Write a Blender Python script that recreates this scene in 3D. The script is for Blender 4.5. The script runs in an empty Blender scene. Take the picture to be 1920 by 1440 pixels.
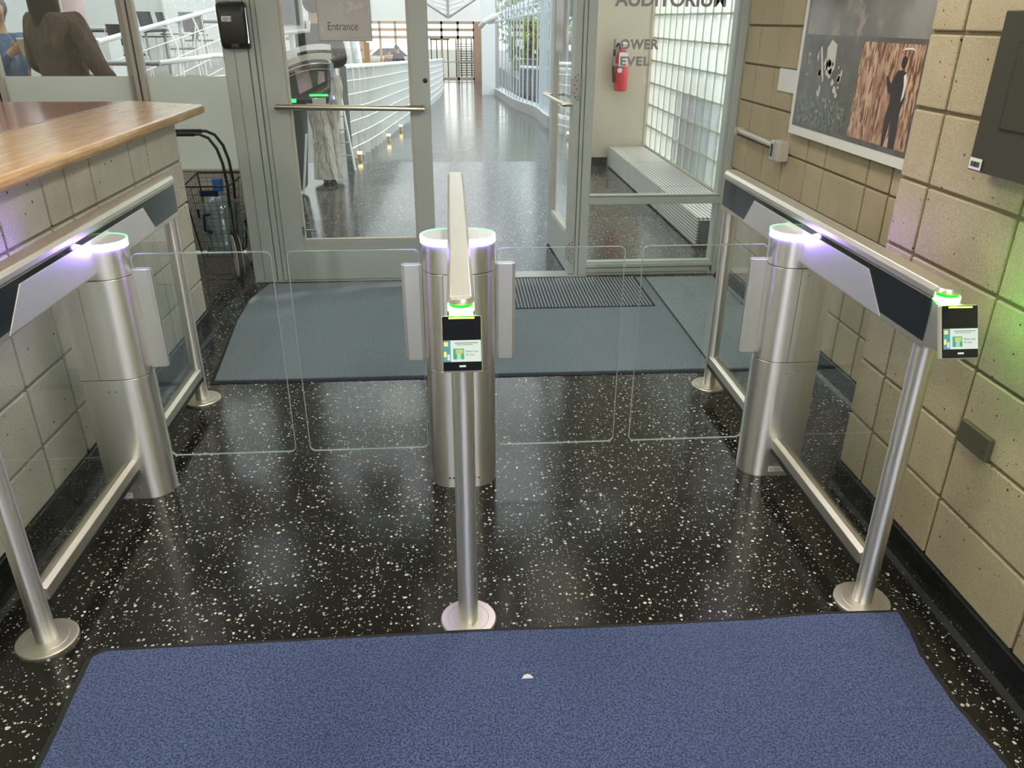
import bpy, bmesh, math, random
from mathutils import Vector, Matrix
random.seed(7)
S = bpy.context.scene
COL = S.collection
PI = math.pi

# ------------------------------------------------------------------ camera, world, sun, exposure
cam_d = bpy.data.cameras.new('camera'); cam = bpy.data.objects.new('camera', cam_d); COL.objects.link(cam)
cam_d.sensor_width = 36; cam_d.lens = 1456.88/1920*36; cam_d.clip_end = 300; cam_d.clip_start = .02
r_ = Vector((0.99727261, -0.0736745, 0.00440465)); u_ = Vector((0.02739643, 0.4249377, 0.90480793)); w_ = Vector((0.06853297, 0.9022195, -0.42579715))
M3 = Matrix((r_, u_, -w_)).transposed().to_4x4(); M3.translation = Vector((-0.01106396, -1.86905736, 1.68745076))
cam.matrix_world = M3
S.camera = cam
S.view_settings.view_transform = 'Standard'; S.view_settings.look = 'None'; S.view_settings.gamma = 1
S.view_settings.use_curve_mapping = False
S.view_settings.exposure = 0.7
W = bpy.data.worlds.new('sky'); S.world = W; W.use_nodes = True
wn = W.node_tree; wn.nodes.clear()
wo = wn.nodes.new('ShaderNodeOutputWorld'); wb = wn.nodes.new('ShaderNodeBackground'); wb.inputs[1].default_value = 1.85
tcw = wn.nodes.new('ShaderNodeTexCoord'); sp = wn.nodes.new('ShaderNodeSeparateXYZ'); rw = wn.nodes.new('ShaderNodeValToRGB')
rw.color_ramp.elements[0].position = 0.0; rw.color_ramp.elements[0].color = (1.0, 1.0, .97, 1)
rw.color_ramp.elements[1].position = .8; rw.color_ramp.elements[1].color = (.78, .88, 1, 1)
wn.links.new(tcw.outputs['Generated'], sp.inputs[0]); wn.links.new(sp.outputs['Z'], rw.inputs[0]); wn.links.new(rw.outputs[0], wb.inputs[0]); wn.links.new(wb.outputs[0], wo.inputs[0])
sl = bpy.data.lights.new('sun', 'SUN'); sl.energy = 2.2; sl.angle = .01; sl.color = (1, .95, .85)
so = bpy.data.objects.new('sun', sl); COL.objects.link(so); so.rotation_euler = Vector((-.85, -.25, -.62)).to_track_quat('-Z', 'Y').to_euler()

# ------------------------------------------------------------------ materials
MATS = {}
def newmat(name):
    m = bpy.data.materials.new(name); m.use_nodes = True; nt = m.node_tree
    return m, nt, nt.nodes['Principled BSDF'], nt.nodes['Material Output']
def N(nt, t, **k):
    n = nt.nodes.new(t)
    for a, v in k.items():
        if a.startswith('i_'): n.inputs[a[2:].replace('_', ' ')].default_value = v
        else: setattr(n, a, v)
    return n
def mixc(nt, fac, a, b):
    m = nt.nodes.new('ShaderNodeMix'); m.data_type = 'RGBA'
    for s, v in ((0, fac), (6, a), (7, b)):
        if hasattr(v, 'is_output'): nt.links.new(v, m.inputs[s])
        elif isinstance(v, (int, float)): m.inputs[s].default_value = v
        else: m.inputs[s].default_value = (*v, 1)
    return m.outputs[2]
def ramp(nt, v, p0, p1, c0=(0, 0, 0), c1=(1, 1, 1)):
    r = nt.nodes.new('ShaderNodeValToRGB'); r.color_ramp.elements[0].position = p0; r.color_ramp.elements[1].position = p1
    r.color_ramp.elements[0].color = (*c0, 1); r.color_ramp.elements[1].color = (*c1, 1); nt.links.new(v, r.inputs[0]); return r.outputs[0]
def coords(nt, scale=(1, 1, 1)):
    g = nt.nodes.new('ShaderNodeNewGeometry'); mp = nt.nodes.new('ShaderNodeMapping'); mp.inputs['Scale'].default_value = scale
    nt.links.new(g.outputs['Position'], mp.inputs[0]); return mp.outputs[0]
def bump(nt, bsdf, h, strength=.3, dist=.01):
    b = nt.nodes.new('ShaderNodeBump'); b.inputs['Strength'].default_value = strength; b.inputs['Distance'].default_value = dist
    nt.links.new(h, b.inputs['Height']); nt.links.new(b.outputs[0], bsdf.inputs['Normal'])
def noise(nt, vec, scale, detail=3, rough=.5):
    n = N(nt, 'ShaderNodeTexNoise'); n.inputs['Scale'].default_value = scale; n.inputs['Detail'].default_value = detail; n.inputs['Roughness'].default_value = rough
    nt.links.new(vec, n.inputs['Vector']); return n.outputs[0]
def simple(name, col, rough=.5, metal=0, spec=.5, var=.06, vs=12, emit=None, es=0, coat=0):
    m, nt, b, o = newmat(name)
    b.inputs['Roughness'].default_value = rough; b.inputs['Metallic'].default_value = metal; b.inputs['Specular IOR Level'].default_value = spec
    b.inputs['Coat Weight'].default_value = coat
    v = noise(nt, coords(nt), vs, 3)
    c = mixc(nt, v, tuple(max(0, x*(1-var)) for x in col), tuple(min(1, x*(1+var)) for x in col))
    nt.links.new(c, b.inputs['Base Color'])
    if 'fabric' in name: bump(nt, b, noise(nt, coords(nt, (16, 16, 5)), 1.0, 3), 1.0, .12)
    if emit: b.inputs['Emission Color'].default_value = (*emit, 1); b.inputs['Emission Strength'].default_value = es
    MATS[name] = m; return m
def steelmat(name, col, rough=.28, stretch=(60, 60, 1), bs=.06, aniso=0):
    m, nt, b, o = newmat(name)
    b.inputs['Metallic'].default_value = 1; 
    v = noise(nt, coords(nt, stretch), 6, 4, .6)
    nt.links.new(mixc(nt, v, tuple(x*.86 for x in col), tuple(min(1, x*1.06) for x in col)), b.inputs['Base Color'])
    mr = N(nt, 'ShaderNodeMapRange'); mr.inputs[3].default_value = rough*.75; mr.inputs[4].default_value = rough*1.3; nt.links.new(v, mr.inputs[0]); nt.links.new(mr.outputs[0], b.inputs['Roughness'])
    if aniso:
        tg = N(nt, 'ShaderNodeTangent'); tg.direction_type = 'RADIAL'; tg.axis = 'Z'; nt.links.new(tg.outputs[0], b.inputs['Tangent']); b.inputs['Anisotropic'].default_value = aniso; b.inputs['Anisotropic Rotation'].default_value = .25
    else: bump(nt, b, v, bs, .002)
    MATS[name] = m; return m
steelmat('steel_vert', (.86, .84, .81), .38, (90, 90, 1), aniso=.85)
steelmat('steel_beam', (.82, .78, .68), .42, (60, 1, 60))
steelmat('steel_panel', (.90, .90, .90), .52, (60, 1, 60), .04)
steelmat('chrome', (.80, .79, .77), .14, (8, 8, 8), .0)
steelmat('brass_steel', (.66, .60, .46), .22, (1, 60, 60), .02)
simple('black_glass', (.012, .014, .02), .08, 0, .6, .1)
simple('black_plastic', (.022, .026, .024), .32, 0, .5, .1)
simple('black_metal', (.02, .02, .022), .4, 0, .5, .1)
simple('dark_rubber', (.018, .018, .02), .75)
simple('frame_paint', (.46, .51, .48), .42, 0, .4, .07, 5)
simple('frame_warm', (.54, .51, .44), .45, 0, .4, .06, 5)
simple('white_paint', (.78, .79, .77), .4, 0, .5, .03)
simple('white_steel', (.80, .81, .80), .35, 0, .5, .04)
simple('grey_steel', (.42, .42, .41), .4, .3, .5, .06)
simple('ramp_concrete', (.30, .285, .25), .5)
simple('lobby_wall', (.52, .54, .53), .6)
simple('mullion_grey', (.40, .43, .45), .4)
simple('post_grey', (.20, .205, .215), .45)
simple('plaster', (.60, .54, .43), .75, 0, .3, .08, 4)
simple('light_panel', (.62, .62, .56), .45, 0, .5, .04, 3)
simple('paper', (.80, .80, .77), .6, 0, .3, .02)
simple('ink', (.05, .05, .055), .6)
simple('letter_grey', (.36, .35, .37), .5)
simple('red_laminate', (.46, .24, .19), .13, 0, .6, .25, 30)
simple('dark_red', (.30, .015, .01), .2)
simple('red_paint', (.62, .02, .04), .2, 0, .6, .05)
simple('brown_fabric', (.12, .085, .058), .9, 0, .2, .35, 14)
simple('dark_fabric', (.022, .018, .014), .95, 0, .2, .3, 14)
simple('blue_fabric', (.12, .19, .30), .9, 0, .2, .25, 14)
simple('cream_fabric', (.62, .58, .50), .9, 0, .2, .12, 10)
simple('navy_fabric', (.015, .022, .045), .9, 0, .2, .2, 14)
simple('skin', (.52, .30, .20), .5, 0, .4, .06)
simple('grey_hair', (.16, .16, .15), .7, 0, .3, .5, 60)
simple('dark_hair', (.02, .014, .01), .6, 0, .3, .3, 60)
simple('cup_paper', (.60, .48, .34), .6, 0, .3, .2, 30)
simple('bottle_cap', (.03, .18, .50), .4)
simple('navy_plastic', (.01, .02, .07), .4)
simple('wheel_white', (.72, .70, .68), .4)
simple('table_top', (.50, .52, .48), .3, 0, .5, .03)
simple('chair_blue', (.05, .10, .17), .4)
simple('chair_black', (.03, .03, .035), .4)
simple('pink_column', (.62, .46, .46), .3, 0, .6, .1, 2)
simple('orange_wood', (.55, .33, .16), .5, 0, .4, .12, 4)
simple('far_frame', (.42, .34, .26), .5)
simple('brick_warm', (.40, .27, .20), .8, 0, .2, .12, 6)
simple('cabinet_dark', (.055, .05, .035), .45, 0, .4, .08)
simple('outlet_plate', (.12, .115, .075), .5, .2, .4, .05)
simple('bin_green', (.05, .07, .065), .6, 0, .4, .1)
simple('pink_paper', (.50, .36, .40), .5)
simple('foliage', (.22, .28, .04), .8, 0, .2, .5, 3)
simple('foliage_dark', (.07, .12, .04), .8, 0, .2, .5, 3)
simple('outdoor_ground', (.20, .19, .15), .9, 0, .2, .1, 1)
simple('outdoor_wall', (.10, .105, .105), .8, 0, .2, .1, 2)
simple('orange_plastic', (.75, .20, .04), .5)
simple('yellow_paint', (.80, .66, .12), .5)
simple('glass_edge', (.40, .48, .45), .15, 0, .6, .03)
simple('car_white', (.70, .71, .72), .2, .1, .6, .02)
simple('mortar_white', (.50, .53, .42), .6)
simple('mortar', (.22, .18, .11), .9, 0, .2, .2, 20)
simple('mortar_grey', (.27, .26, .21), .9, 0, .2, .2, 20)
simple('ceiling_white', (.70, .70, .68), .8)
simple('light_diffuser', (.9, .9, .9), .5, emit=(1, .93, .80), es=9.0)
simple('led_white', (.9, .9, .9), .3, emit=(.34, .22, 1), es=42)
simple('led_white_rear', (.3, .9, .5), .3, emit=(.10, 1, .32), es=1.1)
simple('led_green', (.5, 1, .5), .3, emit=(.05, 1, .03), es=170)
simple('led_green_soft', (.1, .8, .2), .3, emit=(.02, 1, .12), es=2.2)
simple('led_cover', (.01, .30, .02), .2, emit=(.0, 1, .01), es=.55)
simple('led_amber', (.9, .7, .2), .3, emit=(1, .75, .12), es=1.6)
simple('lamp_yellow', (.9, .7, .2), .3, emit=(1, .75, .35), es=4)
simple('screen_white', (.35, .38, .36), .2, emit=(.78, .92, .84), es=.36)
simple('screen_green', (.05, .3, .2), .2, emit=(.03, .25, .14), es=.5)
simple('screen_yellow', (.8, .7, .2), .2, emit=(.75, .65, .20), es=.35)
simple('screen_blue', (.1, .2, .3), .2, emit=(.08, .24, .30), es=.5)
simple('screen_text', (.1, .14, .13), .2, emit=(.25, .36, .33), es=.2)
simple('blue_cover', (.16, .30, .62), .5, 0, .4, .1)

def glassmat(name, tint=(1, 1, 1), refl=1.0, rough=0.0, ior=1.5, dirt=0.0):
    m, nt, b, o = newmat(name); nt.nodes.remove(b)
    t = N(nt, 'ShaderNodeBsdfTransparent'); t.inputs[0].default_value = (*tint, 1)
    g = N(nt, 'ShaderNodeBsdfGlossy'); g.inputs['Roughness'].default_value = rough; g.inputs[0].default_value = (1, 1, 1, 1)
    fr = N(nt, 'ShaderNodeLayerWeight'); fr.inputs[0].default_value = .5
    pw = N(nt, 'ShaderNodeMath', operation='POWER'); pw.inputs[1].default_value = 4.5; nt.links.new(fr.outputs['Facing'], pw.inputs[0])
    mu = N(nt, 'ShaderNodeMath', operation='MULTIPLY_ADD'); mu.inputs[1].default_value = .8*refl; mu.inputs[2].default_value = .04*refl; nt.links.new(pw.outputs[0], mu.inputs[0])
    mx = N(nt, 'ShaderNodeMixShader'); nt.links.new(mu.outputs[0], mx.inputs[0]); nt.links.new(t.outputs[0], mx.inputs[1]); nt.links.new(g.outputs[0], mx.inputs[2])
    out = mx.outputs[0]
    if dirt:
        d = N(nt, 'ShaderNodeBsdfDiffuse'); d.inputs[0].default_value = (.8, .8, .78, 1)
        m2 = N(nt, 'ShaderNodeMixShader'); nt.links.new(out, m2.inputs[1]); nt.links.new(d.outputs[0], m2.inputs[2])
        nt.links.new(ramp(nt, noise(nt, coords(nt), 5, 4), .35, .9, (dirt*.5,)*3, (dirt*1.6,)*3), m2.inputs[0]); out = m2.outputs[0]
    nt.links.new(out, o.inputs[0]); MATS[name] = m
glassmat('gate_glass', (.955, .975, .965), 1.0)
glassmat('door_glass', (.95, .97, .96), 1.0, dirt=.03)
glassmat('curtain_glass', (.86, .95, .97), .5)
glassmat('bottle_plastic', (.62, .84, .93), 3, .08, dirt=.18)
def transl(name, col, k, tr=0.0, gloss=.08):
    m, nt, b, o = newmat(name); nt.nodes.remove(b)
    d = N(nt, 'ShaderNodeBsdfDiffuse'); d.inputs[0].default_value = (*col, 1)
    t = N(nt, 'ShaderNodeBsdfTranslucent'); t.inputs[0].default_value = (*col, 1)
    tp = N(nt, 'ShaderNodeBsdfTransparent'); g = N(nt, 'ShaderNodeBsdfGlossy'); g.inputs['Roughness'].default_value = .15
    a = N(nt, 'ShaderNodeMixShader'); a.inputs[0].default_value = k; nt.links.new(d.outputs[0], a.inputs[1]); nt.links.new(t.outputs[0], a.inputs[2])
    c = N(nt, 'ShaderNodeMixShader'); c.inputs[0].default_value = tr; nt.links.new(a.outputs[0], c.inputs[1]); nt.links.new(tp.outputs[0], c.inputs[2])
    e = N(nt, 'ShaderNodeMixShader'); e.inputs[0].default_value = gloss; nt.links.new(c.outputs[0], e.inputs[1]); nt.links.new(g.outputs[0], e.inputs[2])
    nt.links.new(e.outputs[0], o.inputs[0]); MATS[name] = m
transl('frosted_glass', (.80, .82, .76), .6, .0, .05)
transl('block_glass', (.98, .99, .98), .8, .62, .05)
transl('roof_glazing', (.86, .86, .84), .88, .22, .02)

def blockmat(name, c1, c2):
    m, nt, b, o = newmat(name); v = coords(nt)
    g = nt.nodes.new('ShaderNodeNewGeometry')
    base = mixc(nt, g.outputs['Random Per Island'], c1, c2)
    n1 = noise(nt, v, 260, 2, .6); base = mixc(nt, ramp(nt, n1, .40, .66), base, tuple(min(1, x*1.28) for x in c2))
    n2 = noise(nt, v, 5, 3); base = mixc(nt, ramp(nt, n2, .35, .75, (.0,)*3, (.35,)*3), base, tuple(x*.72 for x in c1))
    vo = N(nt, 'ShaderNodeTexVoronoi'); vo.inputs['Scale'].default_value = 38; nt.links.new(v, vo.inputs['Vector'])
    sx = N(nt, 'ShaderNodeSeparateColor'); nt.links.new(vo.outputs['Color'], sx.inputs[0])
    th = N(nt, 'ShaderNodeMath', operation='POWER'); th.inputs[1].default_value = 8; nt.links.new(sx.outputs[0], th.inputs[0])
    th2 = N(nt, 'ShaderNodeMath', operation='MULTIPLY'); th2.inputs[1].default_value = .24; nt.links.new(th.outputs[0], th2.inputs[0])
    lt = N(nt, 'ShaderNodeMath', operation='LESS_THAN'); nt.links.new(vo.outputs['Distance'], lt.inputs[0]); nt.links.new(th2.outputs[0], lt.inputs[1])
    base = mixc(nt, lt.outputs[0], base, (.05, .04, .025))
    nt.links.new(base, b.inputs['Base Color']); b.inputs['Roughness'].default_value = .62; b.inputs['Specular IOR Level'].default_value = .35
    bump(nt, b, n1, .5, .003); MATS[name] = m
blockmat('block_tan', (.39, .325, .205), (.47, .395, .26))
blockmat('block_grey', (.48, .46, .39), (.56, .535, .46))

def terrazzo(name, base, chipa, chipb, rough, scale=62, dens=.36):
    m, nt, b, o = newmat(name); v = coords(nt)
    dn = N(nt, 'ShaderNodeTexNoise'); dn.inputs['Scale'].default_value = 40; nt.links.new(v, dn.inputs['Vector'])
    wv = N(nt, 'ShaderNodeMix'); wv.data_type = 'VECTOR'; wv.inputs[0].default_value = .012; nt.links.new(v, wv.inputs[4]); nt.links.new(dn.outputs['Color'], wv.inputs[5])
    cur = mixc(nt, noise(nt, v, 3, 3), tuple(x*.8 for x in base), tuple(x*1.2 for x in base))
    for i, (sc, de) in enumerate(((scale, dens), (scale*1.9, dens*.8))):
        vo = N(nt, 'ShaderNodeTexVoronoi'); vo.inputs['Scale'].default_value = sc; nt.links.new(wv.outputs[1], vo.inputs['Vector'])
        sx = N(nt, 'ShaderNodeSeparateColor'); nt.links.new(vo.outputs['Color'], sx.inputs[0])
        pw = N(nt, 'ShaderNodeMath', operation='POWER'); pw.inputs[1].default_value = 1.6; nt.links.new(sx.outputs[0], pw.inputs[0])
        mu = N(nt, 'ShaderNodeMath', operation='MULTIPLY'); mu.inputs[1].default_value = de; nt.links.new(pw.outputs[0], mu.inputs[0])
        lt = N(nt, 'ShaderNodeMath', operation='LESS_THAN'); nt.links.new(vo.outputs['Distance'], lt.inputs[0]); nt.links.new(mu.outputs[0], lt.inputs[1])
        cc = mixc(nt, sx.outputs[1], chipa, chipb)
        cur = mixc(nt, lt.outputs[0], cur, cc)
    nt.links.new(cur, b.inputs['Base Color'])
    n = noise(nt, v, 2.2, 4, .6); mr = N(nt, 'ShaderNodeMapRange'); mr.inputs[3].default_value = rough*.6; mr.inputs[4].default_value = rough*1.5; nt.links.new(n, mr.inputs[0]); nt.links.new(mr.outputs[0], b.inputs['Roughness'])
    b.inputs['Specular IOR Level'].default_value = .5
    MATS[name] = m
terrazzo('terrazzo_black', (.014, .013, .011), (.30, .29, .24), (.78, .77, .70), .15)
terrazzo('terrazzo_base', (.012, .014, .013), (.10, .10, .09), (.30, .30, .27), .25, 62, .22)

def carpet(name, c1, c2, ribs=False):
    m, nt, b, o = newmat(name); v = coords(nt)
    n1 = noise(nt, v, 170, 2, .7); n2 = noise(nt, v, 2.0, 3); n3 = noise(nt, v, 420, 1)
    c = mixc(nt, ramp(nt, n1, .41, .60), c1, c2); c = mixc(nt, ramp(nt, n2, .3, .8, (0,)*3, (.4,)*3), c, tuple((a+bb)*.36 for a, bb in zip(c1, c2)))
    c = mixc(nt, ramp(nt, n3, .55, .8, (0,)*3, (.6,)*3), c, tuple(min(1, x*1.6) for x in c2))
    nt.links.new(c, b.inputs['Base Color']); b.inputs['Roughness'].default_value = .95; b.inputs['Specular IOR Level'].default_value = .15
    b.inputs['Sheen Weight'].default_value = .3
    bump(nt, b, n1, .9, .006); MATS[name] = m
carpet('carpet_blue', (.014, .030, .098), (.125, .168, .36))
carpet('carpet_rear', (.095, .14, .175), (.22, .28, .33))
carpet('carpet_rear_light', (.17, .23, .265), (.32, .39, .43))
carpet('carpet_scraper', (.16, .20, .23), (.34, .40, .43))

def wood():
    m, nt, b, o = newmat('oak_top'); v = coords(nt, (10, 1.1, 10))
    n = noise(nt, v, 3.2, 6, .65); w = N(nt, 'ShaderNodeTexWave'); w.inputs['Scale'].default_value = 2.2; w.inputs['Distortion'].default_value = 5; w.inputs['Detail'].default_value = 3
    nt.links.new(v, w.inputs['Vector'])
    c = mixc(nt, ramp(nt, n, .35, .7), (.52, .28, .10), (.82, .56, .28)); c = mixc(nt, ramp(nt, w.outputs[1], .3, .9, (0,)*3, (.35,)*3), c, (.42, .24, .10))
    nt.links.new(c, b.inputs['Base Color']); b.inputs['Roughness'].default_value = .26; b.inputs['Specular IOR Level'].default_value = .4; b.inputs['Coat Weight'].default_value = .3; b.inputs['Coat Roughness'].default_value = .1
    bump(nt, b, n, .25, .003); MATS['oak_top'] = m
wood()
def grille_mat():
    m, nt, b, o = newmat('perforated_metal'); v = coords(nt)
    w = N(nt, 'ShaderNodeTexWave'); w.inputs['Scale'].default_value = 9; w.bands_direction = 'X'; nt.links.new(v, w.inputs['Vector'])
    w2 = N(nt, 'ShaderNodeTexWave'); w2.inputs['Scale'].default_value = 12; w2.bands_direction = 'Z'; nt.links.new(v, w2.inputs['Vector'])
    mn = N(nt, 'ShaderNodeMath', operation='MULTIPLY'); nt.links.new(w.outputs[1], mn.inputs[0]); nt.links.new(w2.outputs[1], mn.inputs[1])
    nt.links.new(mixc(nt, ramp(nt, mn.outputs[0], .05, .5), (.12, .12, .11), (.66, .65, .58)), b.inputs['Base Color']); b.inputs['Roughness'].default_value = .4; MATS['perforated_metal'] = m
grille_mat()
def photo_mat(name, c1, c2, c3, scale, thr, stretch):
    m, nt, b, o = newmat(name); v = coords(nt, stretch)
    n = noise(nt, v, scale, 5, .6); n2 = noise(nt, v, scale*.3, 3)
    c = mixc(nt, ramp(nt, n, thr, thr+.12), c1, c2); c = mixc(nt, ramp(nt, n2, .45, .7), c, c3)
    nt.links.new(c, b.inputs['Base Color']); b.inputs['Roughness'].default_value = .12; b.inputs['Specular IOR Level'].default_value = .6; MATS[name] = m
photo_mat('photo_dark', (.13, .125, .12), (.17, .165, .16), (.12, .115, .11), 9, .5, (1, 1, 1))
photo_mat('photo_top', (.14, .13, .12), (.34, .28, .24), (.30, .29, .27), 6, .52, (1, 1, 1))
photo_mat('photo_crowd', (.10, .11, .10), (.40, .42, .38), (.16, .17, .16), 42, .52, (1, 1.6, .8))
photo_mat('photo_copper', (.16, .08, .05), (.66, .44, .30), (.42, .22, .17), 26, .44, (1, 2.4, .55))
simple('photo_figure', (.05, .045, .05), .12)
photo_mat('sign_print', (.36, .33, .29), (.46, .42, .38), (.40, .37, .33), 14, .55, (1, 1, 1))

# ------------------------------------------------------------------ mesh helpers
class MB:
    def __init__(s): s.bm = bmesh.new()
    def add(s, vs, fs):
        V = [s.bm.verts.new(v) for v in vs]
        for f in fs:
            try: s.bm.faces.new([V[i] for i in f])
            except ValueError: pass
        return s
    def box(s, x0, x1, y0, y1, z0, z1, mat=None):
        vs = [(x, y, z) for z in (z0, z1) for y in (y0, y1) for x in (x0, x1)]
        if mat: vs = [mat @ Vector(v) for v in vs]
        return s.add(vs, [(0, 2, 3, 1), (4, 5, 7, 6), (0, 1, 5, 4), (2, 6, 7, 3), (0, 4, 6, 2), (1, 3, 7, 5)])
    def prism(s, poly, axis, a, b):
        """poly in the two other axes in order (x,y,z minus axis)"""
        n = len(poly); vs = []
        for t in (a, b):
            for p in poly:
                vs.append({'x': (t, p[0], p[1]), 'y': (p[0], t, p[1]), 'z': (p[0], p[1], t)}[axis])
        fs = [tuple(range(n)), tuple(range(2*n-1, n-1, -1))] + [(i, (i+1) % n, n+(i+1) % n, n+i) for i in range(n)]
        return s.add(vs, fs)
    def tube(s, pts, r, n=10, cap=True):
        pts = [Vector(p) for p in pts]; rs = r if isinstance(r, (list, tuple)) else [r]*len(pts)
        rings = []; prev = None
        for i, p in enumerate(pts):
            if i == 0: d = pts[1]-p
            elif i == len(pts)-1: d = p-pts[i-1]
            else: d = (pts[i+1]-p).normalized()+(p-pts[i-1]).normalized()
            d.normalize()
            if prev is None: a = d.orthogonal().normalized()
            else: a = (prev-d*prev.dot(d)).normalized()
            prev = a; b = d.cross(a)
            rings.append([s.bm.verts.new(p+(a*math.cos(2*PI*k/n)+b*math.sin(2*PI*k/n))*rs[i]) for k in range(n)])
        for A, B in zip(rings, rings[1:]):
            for k in range(n): s.bm.faces.new((A[k], A[(k+1) % n], B[(k+1) % n], B[k]))
        if cap: s.bm.faces.new(rings[0][::-1]); s.bm.faces.new(rings[-1])
        return s
    def lathe(s, c, prof, n=28, axis='z'):
        rings = []
        for r, h in prof:
            ring = []
            for k in range(n):
                a = 2*PI*k/n; x, y = r*math.cos(a), r*math.sin(a)
                off = {'z': (x, y, h), 'y': (x, h, y), 'x': (h, x, y)}[axis]
                ring.append(s.bm.verts.new(Vector(c)+Vector(off)))
            rings.append(ring)
        for A, B in zip(rings, rings[1:]):
            for k in range(n): s.bm.faces.new((A[k], A[(k+1) % n], B[(k+1) % n], B[k]))
        s.bm.faces.new(rings[0]); s.bm.faces.new(rings[-1]); return s
    def ball(s, c, rx, ry=None, rz=None, n=14):
        ry = ry or rx; rz = rz or rx
        bmesh.ops.create_uvsphere(s.bm, u_segments=n, v_segments=max(6, n*2//3), radius=1, matrix=Matrix.Translation(c) @ Matrix.Diagonal((rx, ry, rz, 1)))
        return s
    def build(s, name, mat, parent=None, bevel=0, smooth=False, seg=2):
        bmesh.ops.recalc_face_normals(s.bm, faces=s.bm.faces)
        me = bpy.data.meshes.new(name); s.bm.to_mesh(me); s.bm.free()
        o = bpy.data.objects.new(name, me); COL.objects.link(o)
        me.materials.append(MATS[mat])
        if smooth:
            for p in me.polygons: p.use_smooth = True
            me.set_sharp_from_angle(angle=math.radians(smooth if smooth > 1 else 40))
        if bevel:
            b = o.modifiers.new('bevel', 'BEVEL'); b.width = bevel; b.segments = seg; b.limit_method = 'ANGLE'; b.angle_limit = math.radians(40)
        if parent is not None: o.parent = parent; o.matrix_parent_inverse = parent.matrix_world.inverted() if parent.type != 'EMPTY' else Matrix.Translation(parent.location).inverted()
        return o
def thing(name, label, cat, loc=(0, 0, 0), group=None):
    o = bpy.data.objects.new(name, None); COL.objects.link(o); o.location = loc; o.empty_display_size = .1
    o['label'] = label; o['category'] = cat
    if group: o['group'] = group
    return o
def tag(o, label, cat, group=None):
    o['label'] = label; o['category'] = cat
    if group: o['group'] = group
    return o
def struct(o): o['kind'] = 'structure'; return o
def part_into(o, parent):
    o.parent = parent
    if parent.type == 'EMPTY': o.matrix_parent_inverse = Matrix.Translation(parent.location).inverted()
    return o
def text(name, body, mat, size, loc, rot, parent=None, ext=.001, bold=0, sx=1, align='LEFT', space=1):
    c = bpy.data.curves.new(name, 'FONT'); c.body = body; c.size = size; c.extrude = ext; c.offset = bold; c.align_x = align; c.space_character = space
    t = bpy.data.objects.new(name, c); COL.objects.link(t); bpy.context.view_layer.update()
    me = bpy.data.meshes.new_from_object(t.evaluated_get(bpy.context.evaluated_depsgraph_get()))
    bpy.data.objects.remove(t)
    mw = Matrix.Translation(loc) @ rot.to_4x4() @ Matrix.Diagonal((sx, 1, 1, 1)); me.transform(mw)
    me.materials.clear(); me.materials.append(MATS[mat]); o = bpy.data.objects.new(name, me); COL.objects.link(o)
    if parent is not None: part_into(o, parent)
    return o
ROT_FRONT = Matrix.Rotation(PI/2, 3, 'X')                              # faces -y
ROT_WEST = Matrix.Rotation(-PI/2, 3, 'Z') @ Matrix.Rotation(PI/2, 3, 'X')  # faces -x (on the right wall)
def rrect(x0, x1, z0, z1, r, n=6):
    p = []
    for cx, cz, a0 in ((x1-r, z1-r, 0), (x0+r, z1-r, 90), (x0+r, z0+r, 180), (x1-r, z0+r, 270)):
        for k in range(n+1):
            a = math.radians(a0+90*k/n); p.append((cx+r*math.cos(a), cz+r*math.sin(a)))
    return p
def stadium(x0, x1, y0, y1, left=True, right=True, n=14):
    r = (y1-y0)/2; cy = (y0+y1)/2; p = []
    if right: p += [(x1-r+r*math.cos(a), cy+r*math.sin(a)) for a in [-PI/2+PI*k/n for k in range(n+1)]]
    else: p += [(x1, y0), (x1, y1)]
    if left: p += [(x0+r+r*math.cos(a), cy+r*math.sin(a)) for a in [PI/2+PI*k/n for k in range(n+1)]]
    else: p += [(x0, y1), (x0, y0)]
    return p

# ------------------------------------------------------------------ setting: floor, walls, ceiling
zr = lambda y: -.04*(y-8.5) if y > 8.5 else 0.0
m = MB(); m.prism([(-6, 0), (8.5, 0), (43.6, zr(43.6)), (43.6, zr(43.6)-.3), (8.5, -.3), (-6, -.3)], 'x', -9, 2.55)
struct(m.build('floor', 'terrazzo_black'))
m = MB(); m.box(-5, 2.2, -4.6, 3.45, 2.75, 2.85); struct(m.build('ceiling', 'ceiling_white'))

ROWS = [.1+.222*k for k in range(13)]
def blockwall(name, mat, mort, x, s, ys, rows, th=.1, ylist_low=None, zmax=2.75):
    """s=+1: solid behind face lies towards +x"""
    g = .006
    core = MB(); a, b = sorted((x+s*.010, x+s*th)); core.box(a, b, ys[0]+.002, ys[-1]-.002, rows[0]-.1, min(rows[-1], zmax)); w = core.build(name, mort); struct(w)
    m = MB(); a, b = sorted((x, x+s*.03))
    for z0, z1 in zip(rows, rows[1:]):
        z1 = min(z1, zmax)
        if z1-z0 < .03: continue
        yy = ys
        if ylist_low and z1 < ylist_low[0]+.01: yy = ylist_low[1]
        for y0, y1 in zip(yy, yy[1:]):
            e0 = 0 if y0 == ys[0] else g; e1 = 0 if y1 == ys[-1] else g
            m.box(a, b, y0+e0, y1-e1, z0+g, z1-g)
    part_into(m.build('block_facing', mat, bevel=.0045, seg=2), w)
    return w
ys = [-4.5, -4.0, -3.55, -3.1, -2.65, -2.2, -1.76, -1.2, -.78, -.34, .098, .533, .70]
blockwall('wall_right', 'block_tan', 'mortar', 1.495, 1, ys, ROWS, .5)
ys = [.70, 1.0, 1.455, 1.665, 2.11, 2.33, 2.645, 2.945, 3.24, 3.49]
blockwall('wall_right_recess', 'block_tan', 'mortar', 1.90, 1, ys, ROWS, .15)
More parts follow.
